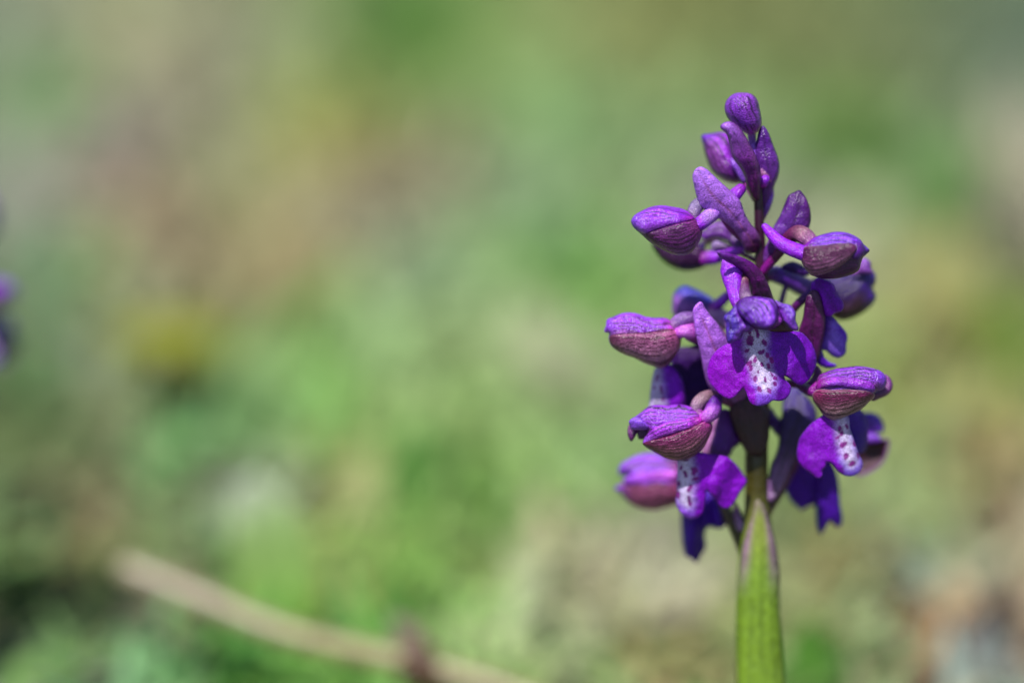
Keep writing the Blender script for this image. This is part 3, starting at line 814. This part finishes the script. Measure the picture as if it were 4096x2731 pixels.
# ---- flower behind it, turned away
fl = flower(E((2450, 1300), (2300, 1000), (2050, 750), (1800, 620), (1550, 650), (1350, 680)), (1, 2, 3, 4, 4.6, 5), (60, 75, 100, 120, 110, 90), [wine, mauve, pale, c(230, 180, 250), c(190, 150, 235), c(170, 150, 230)])
sheet(fl, 'sepal', E((1140, 560), (1142, 440), (1160, 320), (1220, 235), (1330, 178), (1450, 215), (1600, 285), (1740, 370), (1870, 490), (1960, 640), (1980, 850), (1850, 900), (1600, 760), (1400, 730), (1250, 700), (1170, 640)),
      5.0, 5.4, 1.8, veined(c(70, 70, 195), c(160, 105, 205), vein, 3, .3, split=-.35, soft=.4, base=c(220, 165, 235)), base=E((1930, 760))[0], tip=E((1150, 430))[0], back=1.8)
tube(fl, 'spur', E((1780, 520), (1880, 440), (1980, 350), (2080, 260)), (4, 3.6, 3.2, 2.8), (85, 78, 70, 60), [pink, spurc, spurc, spurc])

# ---- left lower flower
fl = flower(I((2100, 800), (1900, 660), (1700, 560), (1540, 520), (1420, 560), (1340, 640), (1310, 740), (1340, 800)), (-1, -2, -3, -4.2, -5.2, -5.8, -6, -6.2), (60, 62, 72, 84, 92, 92, 88, 80), [wine, wine, mauve, c(150, 118, 130), c(165, 135, 150), c(150, 112, 155), c(165, 85, 175)])
body, front = sheet(fl, 'sepal', I((268, 920), (340, 868), (450, 788), (560, 700), (680, 672), (850, 678), (1000, 662), (1160, 678), (1270, 720), (1390, 800), (1460, 890), (1555, 970), (1550, 1060), (1500, 1180), (1420, 1330), (1300, 1440), (1150, 1512), (1000, 1524), (870, 1502), (740, 1440), (620, 1370), (510, 1300), (482, 1260), (500, 1190), (545, 1110), (560, 1050), (420, 1045), (300, 1040), (280, 980)),
      -6.0, -6.6, 1.8, veined(c(170, 85, 240), c(140, 55, 130), vein, 10, .7, split=.1, soft=.3, base=c(175, 60, 175), tip=c(150, 90, 240)), base=I((1480, 930))[0], tip=I((400, 1080))[0], back=2.4, step=5)
sheet(fl, 'sepal', I((482, 1272), (600, 1225), (800, 1175), (1000, 1110), (1200, 1040), (1400, 940), (1480, 920), (1555, 975), (1545, 1070), (1490, 1190), (1412, 1330), (1295, 1436), (1150, 1506), (1000, 1518), (870, 1494), (740, 1434), (610, 1360), (520, 1300)),
      0, 0, .6, veined(c(125, 42, 100), c(160, 110, 130), c(50, 12, 34), 7, .95, split=0, soft=.6, base=c(190, 80, 170), tip=c(95, 20, 70)), base=I((1490, 930))[0], tip=I((485, 1275))[0], over=front, off=.25, step=4.5)
sheet(fl, 'petal', I((490, 1270), (510, 1190), (600, 1080), (740, 985), (900, 930), (1100, 900), (1300, 860), (1420, 870), (1380, 945), (1200, 1035), (1000, 1105), (800, 1165), (620, 1220)),
      0, 0, .35, veined(c(185, 80, 240), c(160, 80, 200), vein, 4, .6, split=.4, base=c(205, 60, 190), tip=lilac), base=I((1410, 890))[0], tip=I((495, 1260))[0], over=front, off=.15, step=4.5)
sheet(fl, 'sepal', I((268, 922), (340, 866), (420, 868), (500, 930), (600, 1000), (580, 1035), (450, 1042), (310, 1038), (285, 985)), -7.2, -7.6, .5, plain(c(160, 95, 245), c(150, 100, 240)), step=4.5)
sheet(fl, 'petal', I((275, 970), (330, 1040), (400, 1045), (350, 1150), (292, 1225), (250, 1130), (245, 1050)), -5.5, -5.2, .3, plain(c(100, 35, 110), c(120, 45, 130)), step=4.5)
sheet(fl, 'petal', I((420, 1040), (600, 1030), (580, 1100), (500, 1180), (420, 1190), (400, 1120)), -5, -5, .2, plain(c(90, 60, 100), c(130, 80, 160)), step=5)
tube(fl, 'spur', I((1440, 870), (1530, 810), (1580, 720), (1590, 620), (1640, 560)), (-6.6, -6.6, -5.6, -4.6, -3.2), (95, 105, 120, 110, 90), [pink, c(200, 120, 240), deep, deep, deep])
# lip
lipI = lip_pattern(J, [(1330, 330, 110), (1340, 500, 140), (1340, 700, 125), (1330, 900, 110), (1350, 1020, 110), (1370, 1080, 70)],
    [(1480, 500, 62, 40, 15), (1470, 560, 40, 40), (1338, 575, 30, 60, -20), (1495, 645, 60, 30, -10), (1405, 790, 34, 75, 30), (1395, 980, 28, 70, -5), (1410, 1040, 34, 34), (1270, 470, 26, 46, 15), (1340, 350, 50, 26), (1235, 720, 26, 50), (1230, 900, 30, 60)],
    c(150, 90, 230), c(155, 30, 225), c(165, 100, 245), c(150, 80, 240))


def curlI(t, s, x, y, e):
    q = (x - 2745.0) / 200.0
    return 1.6 * np.abs(q) ** 1.6 + 1.2 * np.maximum(0, -q) + 0.5 * np.sin(q * 7 + y * 0.02) * sstep(.3, .8, q)


sheet(fl, 'lip', J((1240, 300), (1450, 260), (1600, 238), (1690, 258), (1850, 278), (1990, 310), (2100, 400), (2180, 490), (2250, 600), (2288, 670), (2250, 765), (2180, 865), (2110, 990), (2040, 1072), (1960, 1097), (1890, 1070), (1830, 980), (1740, 880), (1662, 815), (1652, 880), (1640, 1000), (1620, 1120), (1560, 1220), (1470, 1262), (1380, 1257), (1290, 1192), (1230, 1110), (1195, 1000), (1215, 880), (1208, 700), (1222, 500)),
      -5.2, -5.0, .6, lipI, base=J((1450, 270))[0], tip=J((1430, 1255))[0], step=4, mat=LIPM, extra=curlI)


def pinkedge(t, s, x, y, e):
    return mix(c(105, 30, 165), c(215, 150, 215), 1 - sstep(-.75, -.35, s)), None


sheet(orchid, 'bract', I((1640, 770), (1800, 735), (1885, 850), (1905, 1000), (1990, 1150), (2000, 1250), (1890, 1340), (1840, 1450), (1700, 1520), (1400, 1440), (1410, 1370), (1500, 1180), (1560, 1000), (1600, 880)),
      .2, -.8, .8, pinkedge, base=I((1850, 1400))[0], tip=I((1700, 760))[0])

# ---- left lowest flower, out at the back
fl = flower(M((790, 1060), (745, 800), (715, 640), (650, 470), (560, 300), (470, 130), (380, -60), (250, -120)), (.6, .6, .8, 1.5, 2.5, 3.5, 4.5, 5), (50, 46, 50, 52, 48, 45, 42, 40), [green * .6, olive * .8, olive * .7, c(110, 90, 70), wine, wine], s=2.24)
sheet(fl, 'sepal', J((300, 570), (315, 450), (450, 348), (600, 280), (760, 238), (920, 265), (1060, 325), (1230, 370), (1320, 550), (1330, 800), (1260, 1000), (1000, 1095), (840, 1130), (680, 1112), (520, 1052), (400, 962), (325, 862), (235, 800), (340, 725), (400, 645), (500, 580), (430, 590)),
      4.4, 5.2, 2.0, veined(c(165, 95, 245), c(160, 90, 130), c(80, 30, 60), 6, .55, split=.05, soft=.2, base=c(200, 95, 150), tip=c(150, 90, 240)), base=J((1300, 650))[0], tip=J((250, 780))[0], back=1.8)
sheet(fl, 'petal', J((380, 660), (520, 580), (700, 520), (900, 500), (1150, 560), (1210, 620), (1000, 680), (700, 720), (480, 740)), 2.7, 3.6, .4, plain(c(230, 120, 250), c(170, 85, 250)), base=J((1200, 600))[0], tip=J((390, 670))[0])
sheet(fl, 'lip', M((170, 330), (175, 500), (185, 620), (215, 725), (262, 745), (305, 785), (335, 735), (385, 640), (372, 530), (405, 455), (470, 465), (530, 470), (575, 425), (520, 290), (420, 140), (330, 100), (220, 150)),
      3.2, 3.6, .9, plain(bluev, c(80, 25, 165)), base=M((350, 110))[0], tip=M((300, 780))[0], mat=LIPM, extra=lambda t, s, x, y, e: 0.8 * np.cos((x - 2820) / 18.0))
sheet(orchid, 'bract', M((640, 240), (700, 330), (745, 470), (735, 510), (690, 500), (655, 420)), .2, 0, .6, plain(wine, c(190, 160, 220)), base=M((650, 260))[0], tip=M((735, 500))[0])

# ---- right lower flower
fl = flower(H((360, 520), (560, 530), (680, 600), (790, 640), (880, 560)), (-1.5, -3, -4.2, -5.2, -5.6), (60, 66, 72, 80, 70), [wine, c(100, 20, 120), c(110, 20, 120), magenta])
sheet(fl, 'bract', H((835, 240), (920, 340), (900, 450), (880, 560), (800, 680), (680, 640), (550, 545), (700, 500), (790, 400)), -3.6, -3.9, .6, plain(c(110, 30, 140), c(100, 25, 115)), base=H((600, 550))[0], tip=H((850, 260))[0])
body, front = sheet(fl, 'sepal', H((860, 480), (900, 395), (1000, 348), (1150, 300), (1300, 278), (1500, 258), (1700, 290), (1850, 338), (1925, 420), (1930, 530), (1880, 612), (1755, 650), (1750, 700), (1660, 812), (1540, 922), (1450, 972), (1330, 1022), (1200, 1072), (1100, 1088), (1030, 1062), (950, 1000), (880, 900), (800, 780), (788, 690), (840, 600)),
      -5.8, -6.4, 1.8, veined(c(150, 75, 220), c(140, 80, 120), vein, 11, .75, split=0, soft=.3, base=c(150, 40, 130), tip=c(140, 80, 235)), base=H((830, 620))[0], tip=H((1900, 560))[0], back=2.4, step=5)
sheet(fl, 'sepal', H((790, 700), (850, 632), (1100, 630), (1300, 622), (1450, 632), (1680, 655), (1752, 690), (1735, 745), (1655, 815), (1535, 922), (1445, 970), (1325, 1020), (1200, 1068), (1100, 1084), (1030, 1056), (950, 996), (880, 896), (803, 780)),
      0, 0, .65, veined(c(120, 38, 92), c(182, 150, 158), c(52, 14, 38), 7, .95, split=.25, soft=.7, base=c(150, 60, 110), tip=c(120, 35, 105), edge=c(200, 185, 200)), base=H((800, 680))[0], tip=H((1750, 690))[0], over=front, off=.28, step=4.5)
sheet(fl, 'petal', H((850, 600), (870, 500), (1000, 440), (1200, 430), (1450, 450), (1700, 520), (1760, 600), (1740, 660), (1600, 640), (1400, 590), (1200, 560), (1000, 570)),
      0, 0, .3, veined(c(165, 70, 220), c(150, 75, 220), vein, 3, .5, base=c(160, 42, 150)), base=H((850, 560))[0], tip=H((1750, 630))[0], over=front, off=.15, step=4.5)
sheet(fl, 'sepal', H((1920, 385), (2000, 455), (2033, 545), (2010, 640), (1940, 705), (1830, 755), (1720, 790), (1700, 700), (1850, 620), (1930, 520)), -4.4, -4, .5, plain(c(130, 85, 130), c(140, 70, 160)), base=H((1720, 760))[0], tip=H((1980, 430))[0])
lipH = lip_pattern(KK, [(1240, -150, 90), (1270, 0, 100), (1290, 200, 110), (1340, 400, 120), (1380, 580, 110), (1400, 650, 70)],
    [(1210, 50, 36, 48), (1322, 20, 26, 50, -20), (1240, 130, 32, 50, 25), (1180, 195, 46, 22, -30), (1268, 305, 70, 44, -35), (1310, 485, 42, 60), (1405, 600, 60, 40, -25), (1440, 290, 26, 60, -15), (1500, 480, 22, 45, -15)],
    c(140, 10, 205), c(140, 90, 235), c(150, 110, 250), c(130, 110, 240))


def curlH(t, s, x, y, e):
    q = (x - 3370.0) / 150.0
    return 1.3 * np.abs(q) ** 1.7 + 0.9 * np.maximum(0, q - .3)


sheet(fl, 'lip', KK((950, -150), (880, -100), (780, -30), (720, 30), (640, 130), (590, 210), (565, 310), (545, 430), (568, 560), (640, 655), (760, 745), (865, 818), (922, 800), (935, 700), (985, 640), (1000, 578), (1090, 592), (1150, 660), (1205, 732), (1300, 782), (1400, 787), (1500, 742), (1562, 640), (1556, 570), (1512, 470), (1462, 330), (1405, 170), (1362, 50), (1330, -150), (1150, -220)),
      -6.0, -6.2, .5, lipH, base=KK((1150, -200))[0], tip=KK((1250, 780))[0], step=4, mat=LIPM, extra=curlH)
sheet(fl, 'lip', KK((1300, -180), (1530, -230), (1600, -160), (1640, 0), (1645, 200), (1640, 300), (1600, 400), (1545, 425), (1490, 400), (1430, 220), (1350, 20)),
      -3.6, -3, .5, plain(c(85, 25, 180), c(75, 15, 165)), base=KK((1420, -200))[0], tip=KK((1560, 420))[0], mat=LIPM, extra=lambda t, s, x, y, e: 1.2 * (s + 1))

# ---- right lowest flower, out at the back
fl = flower(M((885, 470), (960, 300), (1060, 120), (1150, -60), (1250, -220), (1400, -300), (1600, -260)), (.3, .8, 1.6, 2.4, 3.2, 3.8, 4.4), (30, 36, 42, 46, 46, 46, 46), [olive, c(110, 85, 75), wine, c(90, 60, 130), c(90, 60, 150)], s=2.24)
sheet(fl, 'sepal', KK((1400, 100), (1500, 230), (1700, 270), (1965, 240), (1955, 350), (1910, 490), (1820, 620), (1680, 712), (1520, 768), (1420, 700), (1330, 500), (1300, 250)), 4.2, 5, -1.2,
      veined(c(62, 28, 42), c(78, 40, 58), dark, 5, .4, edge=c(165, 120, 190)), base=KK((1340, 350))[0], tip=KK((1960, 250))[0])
sheet(fl, 'petal', H((1480, 1020), (1600, 985), (1750, 1000), (1850, 1075), (1895, 1200), (1880, 1275), (1760, 1290), (1640, 1300), (1540, 1200)), 4.8, 5, .6, plain(c(130, 70, 220), c(85, 45, 190)))
sheet(fl, 'petal', H((1560, 1290), (1720, 1300), (1820, 1350), (1860, 1415), (1700, 1450), (1560, 1440)), 4.4, 4.6, .5, plain(c(150, 80, 230), c(140, 70, 225)))
sheet(fl, 'lip', KK((600, 560), (480, 640), (325, 880), (355, 1000), (450, 1185), (540, 1265), (615, 1325), (700, 1275), (820, 1235), (920, 1000), (980, 700), (820, 500)),
      4.4, 5.4, .8, plain(c(90, 30, 175), c(95, 35, 190)), base=KK((820, 520))[0], tip=KK((620, 1320))[0], mat=LIPM)
sheet(fl, 'lip', KK((900, 640), (865, 1000), (840, 1240), (850, 1480), (870, 1620), (915, 1705), (960, 1640), (1005, 1560), (1060, 1500), (1110, 1535), (1170, 1590), (1225, 1560), (1245, 1450), (1215, 1250), (1195, 1000), (1165, 780), (1040, 560)),
      2.8, 4.2, .9, plain(c(80, 22, 160), c(92, 28, 190)), base=KK((1000, 600))[0], tip=KK((1000, 1690))[0], mat=LIPM)
sheet(orchid, 'bract', L((1400, 140), (1560, 245), (1700, 380), (1790, 510), (1830, 660), (1790, 800), (1650, 920), (1560, 1040), (1530, 1200), (1450, 1400), (1370, 1580), (1270, 1780), (1130, 1960), (1040, 1960), (1040, 1800), (1090, 1560), (1130, 1380), (1190, 1250), (1235, 1090), (1240, 940), (1240, 780), (1290, 620), (1300, 420), (1330, 260)),
      -.4, 2.4, .9, bractcol(c(165, 125, 180), c(62, 32, 105), c(80, 62, 150), dark * .6, .14), base=L((1080, 1930))[0], tip=L((1420, 150))[0])
sheet(orchid, 'bract', L((1000, 520), (1110, 520), (1180, 620), (1260, 720), (1290, 900), (1230, 950), (1130, 840), (1050, 760)), 1.4, 2.2, .4, plain(deep, c(85, 30, 140)))
# bract hugging the stem, shadow of the front lip painted into its dark colours
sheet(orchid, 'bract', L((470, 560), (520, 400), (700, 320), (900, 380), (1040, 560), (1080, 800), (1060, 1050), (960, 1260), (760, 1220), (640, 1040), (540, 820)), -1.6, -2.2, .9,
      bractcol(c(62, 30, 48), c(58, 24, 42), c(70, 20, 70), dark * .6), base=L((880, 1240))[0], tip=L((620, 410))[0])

# ---- right middle flower, seen from behind its bract
fl = flower(G((150, 1150), (400, 1000), (600, 800), (800, 640), (900, 560)), (-.5, -1, -2, -2.8, -3), (55, 58, 60, 60, 55), [wine, wine, deep, deep])
sheet(orchid, 'bract', G((805, 632), (865, 660), (920, 790), (962, 950), (978, 1200), (955, 1360), (915, 1540), (880, 1700), (820, 1760), (740, 1650), (640, 1450), (570, 1280), (600, 1190), (645, 1050), (672, 850), (720, 690)),
      -2.6, -4.4, .9, bractcol(c(105, 30, 110), c(100, 20, 100), c(85, 15, 90), c(45, 10, 40), .07), base=G((800, 1740))[0], tip=G((800, 640))[0], step=6)
sheet(fl, 'sepal', G((770, 640), (775, 520), (870, 438), (1000, 465), (1110, 545), (1155, 660), (1230, 780), (1265, 850), (1240, 945), (1130, 982), (1060, 1032), (960, 990), (880, 800), (830, 680)),
      -3.2, -3.4, .9, veined(c(125, 35, 190), c(150, 55, 225), vein, 3, .2), base=G((800, 560))[0], tip=G((1150, 980))[0], step=5, mat=LIPM)
sheet(fl, 'lip', G((940, 960), (1060, 1035), (1120, 1080), (1220, 1190), (1300, 1290), (1325, 1370), (1305, 1480), (1300, 1600), (1240, 1662), (1180, 1680), (1080, 1640), (1000, 1570), (930, 1560), (860, 1600), (830, 1500), (860, 1200)),
      -2.2, -1.6, .7, lip_pattern(G, [(1120, 1250, 60), (1140, 1400, 130), (1160, 1540, 140)], [], c(95, 30, 165), c(115, 50, 215), c(150, 110, 245), c(110, 60, 220), wc=c(160, 125, 248)), base=G((980, 1000))[0], tip=G((1180, 1670))[0], mat=LIPM, step=5)
sheet(fl, 'petal', H((800, -40), (920, 0), (960, 110), (1050, 195), (1160, 240), (1050, 272), (930, 245), (840, 180), (790, 80)), -2.4, -2.2, .3, plain(c(90, 25, 160), c(110, 55, 215)), base=H((850, 0))[0], tip=H((1150, 240))[0], mat=LIPM)

LIT = 2.3
SAT = 1.0
# ------------------------------------------------------------------ a second orchid at the left, a little behind
bpy.context.view_layer.update()


def copy_tree(o, parent=None):
    q = o.copy()
    COL.objects.link(q)
    q.parent = parent
    for ch in [k for k in SRC if k.parent == o]:
        copy_tree(ch, q)
    return q


SRC = [k for k in bpy.data.objects]
orchid2 = copy_tree(orchid)
orchid2.location = (-0.0732, stem_base[1] + 0.050, 0.0)
orchid2.scale = (0.85, 0.85, 0.85)
orchid2.rotation_euler = (0, 0, math.radians(12))
tag(orchid2, 'blurred purple orchid growing in the grass behind the dry stalk', 'orchid')

# ------------------------------------------------------------------ other plants in the grass
def blade_strip(name, P, width, cols, parent, up=(0, -0.3, 1), origin=(0, 0, 0), cup=0.25, taper=None, mat=None):
    P = catmull(np.array(P), 8, False); n_ = len(P)
    T = np.gradient(P, axis=0); T /= np.linalg.norm(T, axis=1)[:, None]
    side = np.cross(T, np.array(up)); side /= np.linalg.norm(side, axis=1)[:, None]
    nor = np.cross(side, T)
    k = np.linspace(0, 1, n_)
    wd = width * (np.interp(k, *taper) if taper else np.sin(np.pi * (0.15 + 0.85 * k)) ** 0.7)
    cs = np.array(cols); V = []; CL = []; FA = []
    for i in range(n_):
        cc = np.array([np.interp(k[i], np.linspace(0, 1, len(cs)), cs[:, j]) for j in range(3)])
        for j in range(5):
            q = j / 2 - 1
            V.append(P[i] + side[i] * wd[i] * q + nor[i] * wd[i] * cup * q * q); CL.append(cc)
    for i in range(n_ - 1):
        for j in range(4):
            FA.append([i * 5 + j, i * 5 + j + 1, (i + 1) * 5 + j + 1, (i + 1) * 5 + j])
    return link(name, V, FA, np.array(CL), mat or GRASSM, parent, 0.35, origin)


def view_pt(vx, vy, dep):
    """2352 wide frame, depth in metres behind the stem plane"""
    dd = dep
    sc = (DIST + dd) / DIST
    return CAM + FWD * (DIST + dd) + RIGHT * ((vx - 1176) / 2352 * FRAME * sc) - UP * ((vy - 784) / 2352 * FRAME * sc)


# dry stalk lying across the grass
a_ = view_pt(295, 1308, 0.066); b_ = view_pt(644, 1449, 0.060); d_ = view_pt(1180, 1590, 0.050)
e_ = d_ + (d_ - b_) * 0.75; e_[2] -= 0.006
f_ = e_ + (e_ - d_) * 0.7; f_[2] = 0.0
P = catmull(np.array([a_, (a_ + b_) / 2, b_, d_, e_, f_]), 10, False)
k = np.linspace(0, 1, len(P))
base_o = np.array([f_[0], f_[1], 0.0])
stalk = empty('dry_stalk', base_o.tolist())
tag(stalk, 'pale straw coloured dry stalk leaning low across the grass', 'stalk')
cc = mix(c(168, 155, 126), c(163, 153, 104), sstep(0.15, 0.5, k)) * (0.9 + 0.2 * vnoise(k * 300, k * 0, 30, 2))[:, None]
tube_world('stem', P, (0.00165 + 0.0001 * np.sin(k * 40)) * np.ones(len(P)), cc, stalk, STEMM, seg=14, origin=base_o)
nd = view_pt(990, 1546, 0.0535)
tube_world('node', np.array([nd - np.array([.0026, 0, -.0009]), nd, nd + np.array([.0026, 0, -.0009])]), np.array([.002, .0026, .002]), np.repeat(c(88, 58, 32)[None], 3, 0), stalk, STEMM, seg=14, origin=base_o)
blade_strip('sheath', [nd, view_pt(965, 1505, 0.055), view_pt(935, 1455, 0.057), view_pt(900, 1412, 0.060)], 0.0019, [c(70, 42, 25), c(105, 75, 70), c(150, 125, 125)], stalk, origin=base_o)

# broad fresh leaf standing in the grass
g0 = ground_at(655, 1500, 0.0)
yl = g0[1]
tops = [g0, g0 + np.array([-.0004, .001, .005]), g0 + np.array([-.0012, .003, .011]), g0 + np.array([-.003, .005, .018]), g0 + np.array([-.0055, .007, .0225])]
lf = empty('broad_leaf', g0.tolist())
tag(lf, 'broad lime green leaf standing upright behind the dry stalk', 'leaf')
blade_strip('blade', tops, 0.0056, [c(120, 172, 62), c(150, 200, 88), c(172, 210, 122), c(195, 205, 185)], lf, up=(0.1, -1, 0.3), origin=g0, taper=([0, .3, .7, 1], [.6, 1, .95, .3]))  # pale last colour paints a sunlit sheen on the tip

# yellow flower in the grass
g0 = ground_at(392, 985, 0.0)
yf = empty('yellow_flower', g0.tolist())
tag(yf, 'small blurred yellow flower low in the grass near the second orchid', 'flower')
top = g0 + np.array([0, -.001, .012])
tube_world('stem', np.array([g0, g0 + [.0005, 0, .006], top]), np.array([.0008, .0008, .0008]), np.repeat(c(110, 150, 60)[None], 3, 0), yf, STEMM, seg=10, origin=g0)
for q in range(6):
    an = q * math.pi / 3
    d_ = np.array([math.cos(an), math.sin(an) * .9, .25])
    blade_strip('petal', [top, top + d_ * .004 + [0, 0, .001], top + d_ * .0085 + [0, 0, .0015]], .0042, [c(125, 138, 8), c(150, 160, 12), c(145, 155, 15)], yf, up=(0, 0, 1), origin=g0)
tube_world('centre', np.array([top, top + [0, 0, .0012]]), np.array([.0022, .0018]), np.repeat(c(150, 120, 15)[None], 2, 0), yf, STEMM, seg=12, origin=g0)

# dark twig on the litter
g0 = ground_at(2215, 1475, 0.003); g1_ = ground_at(2320, 1350, 0.006)
tw = tube_world('dead_twig', catmull(np.array([g0, (g0 + g1_) / 2 + [.001, 0, .001], g1_]), 8, False), np.full(17, .0016), np.repeat(c(72, 45, 34)[None], 17, 0), None, STEMM, seg=10, origin=g0)
tw.location = g0
tag(tw, 'short dark brown dead twig lying on the leaf litter', 'twig')

# broad grass blades standing out of focus in the meadow
for (bx, by, tx, ty, wd, col, lab) in (
        (2330, 620, 2300, 230, 4, (178, 170, 146), 'tall pale straw blade standing apart beside a fresh green blade'),
        (2195, 540, 2212, 290, 5, (82, 132, 46), 'fresh green blade standing beside the tall pale straw blade'),
        (1950, 400, 1962, 190, 4.5, (88, 132, 30), 'yellowish green upright blade behind the top of the orchid spike'),
        (2172, 840, 2160, 520, 5, (168, 165, 98), 'straw yellow upright blade behind the orchid beside an olive blade'),
        (2312, 880, 2302, 670, 6, (100, 132, 20), 'broad olive green blade beside the straw yellow blade'),
        (1420, 950, 1180, 690, 5, (165, 172, 132), 'long greyish blade leaning over just behind the orchid spike'),
        (870, 730, 1015, 510, 5, (145, 172, 128), 'pale bluish green blade leaning between the orchid and the yellow flower'),
        (690, 560, 1010, 390, 4.5, (170, 158, 136), 'flattened straw blade lying low far behind the orchid'),
        (125, 340, 195, 130, 3.5, (78, 132, 34), 'thin bright green blade rising above the second orchid'),
        (170, 430, 335, 250, 6, (172, 160, 150), 'broad bleached grey blade leaning beside the thin bright green blade'),
        (850, 110, 1000, -60, 8, (78, 126, 40), 'very broad deep green blade standing farthest off in the meadow'),
        (20, 500, 62, 320, 5, (162, 164, 150), 'short bleached grey blade right above the second orchid'),
        (480, 610, 320, 430, 5, (154, 134, 106), 'tan withered blade leaning over near the yellow flower'),
        (1010, 1150, 925, 970, 5, (76, 136, 38), 'deep green blade standing behind the broad lime leaf'),
        (1470, 1330, 1565, 1170, 6, (178, 170, 150), 'creamy dry blade beside the orchid stem in the litter'),
        (2160, 1450, 2040, 1350, 3.5, (128, 90, 55), 'brown withered blade low in the leaf litter by the dark twig'),
        (2230, 1590, 2295, 1430, 5, (150, 160, 154), 'grey weathered blade in the litter just below the dark twig'),
        (1836, 1640, 1872, 1420, 5, (78, 132, 26), 'deep green blade rising right behind the orchid stem'),
        (290, 1590, 320, 1440, 5, (120, 160, 105), 'soft green blade in front of the raised end of the dry stalk'),
        (1290, 640, 1330, 480, 5, (100, 150, 75), 'mid green blade leaning behind the upper left buds of the orchid')):
    b0 = ground_at(bx, by, -0.001)
    ray = FWD + RIGHT * ((tx - 1176) / 2352 * FRAME / DIST) - UP * ((ty - 784) / 2352 * FRAME / DIST)
    tip_ = CAM + ray * ((b0[1] + 0.012 - CAM[1]) / ray[1])
    m1 = b0 * .66 + tip_ * .34 + np.array([0, -.004, .001]); m2 = b0 * .33 + tip_ * .67 + np.array([0, -.004, .0012])
    kc = c(*col)
    bl = blade_strip('grass_blade', [b0, m1, m2, tip_], wd * 0.0008, [kc * .85, kc, kc * 1.05], None, up=(0.15, -1, 0.3), origin=b0,
                     taper=([0, .35, .75, 1], [.8, 1, .8, .15]))
    bl.location = b0
    tag(bl, lab, 'grass blade', 'grass blades blurred behind the orchid')
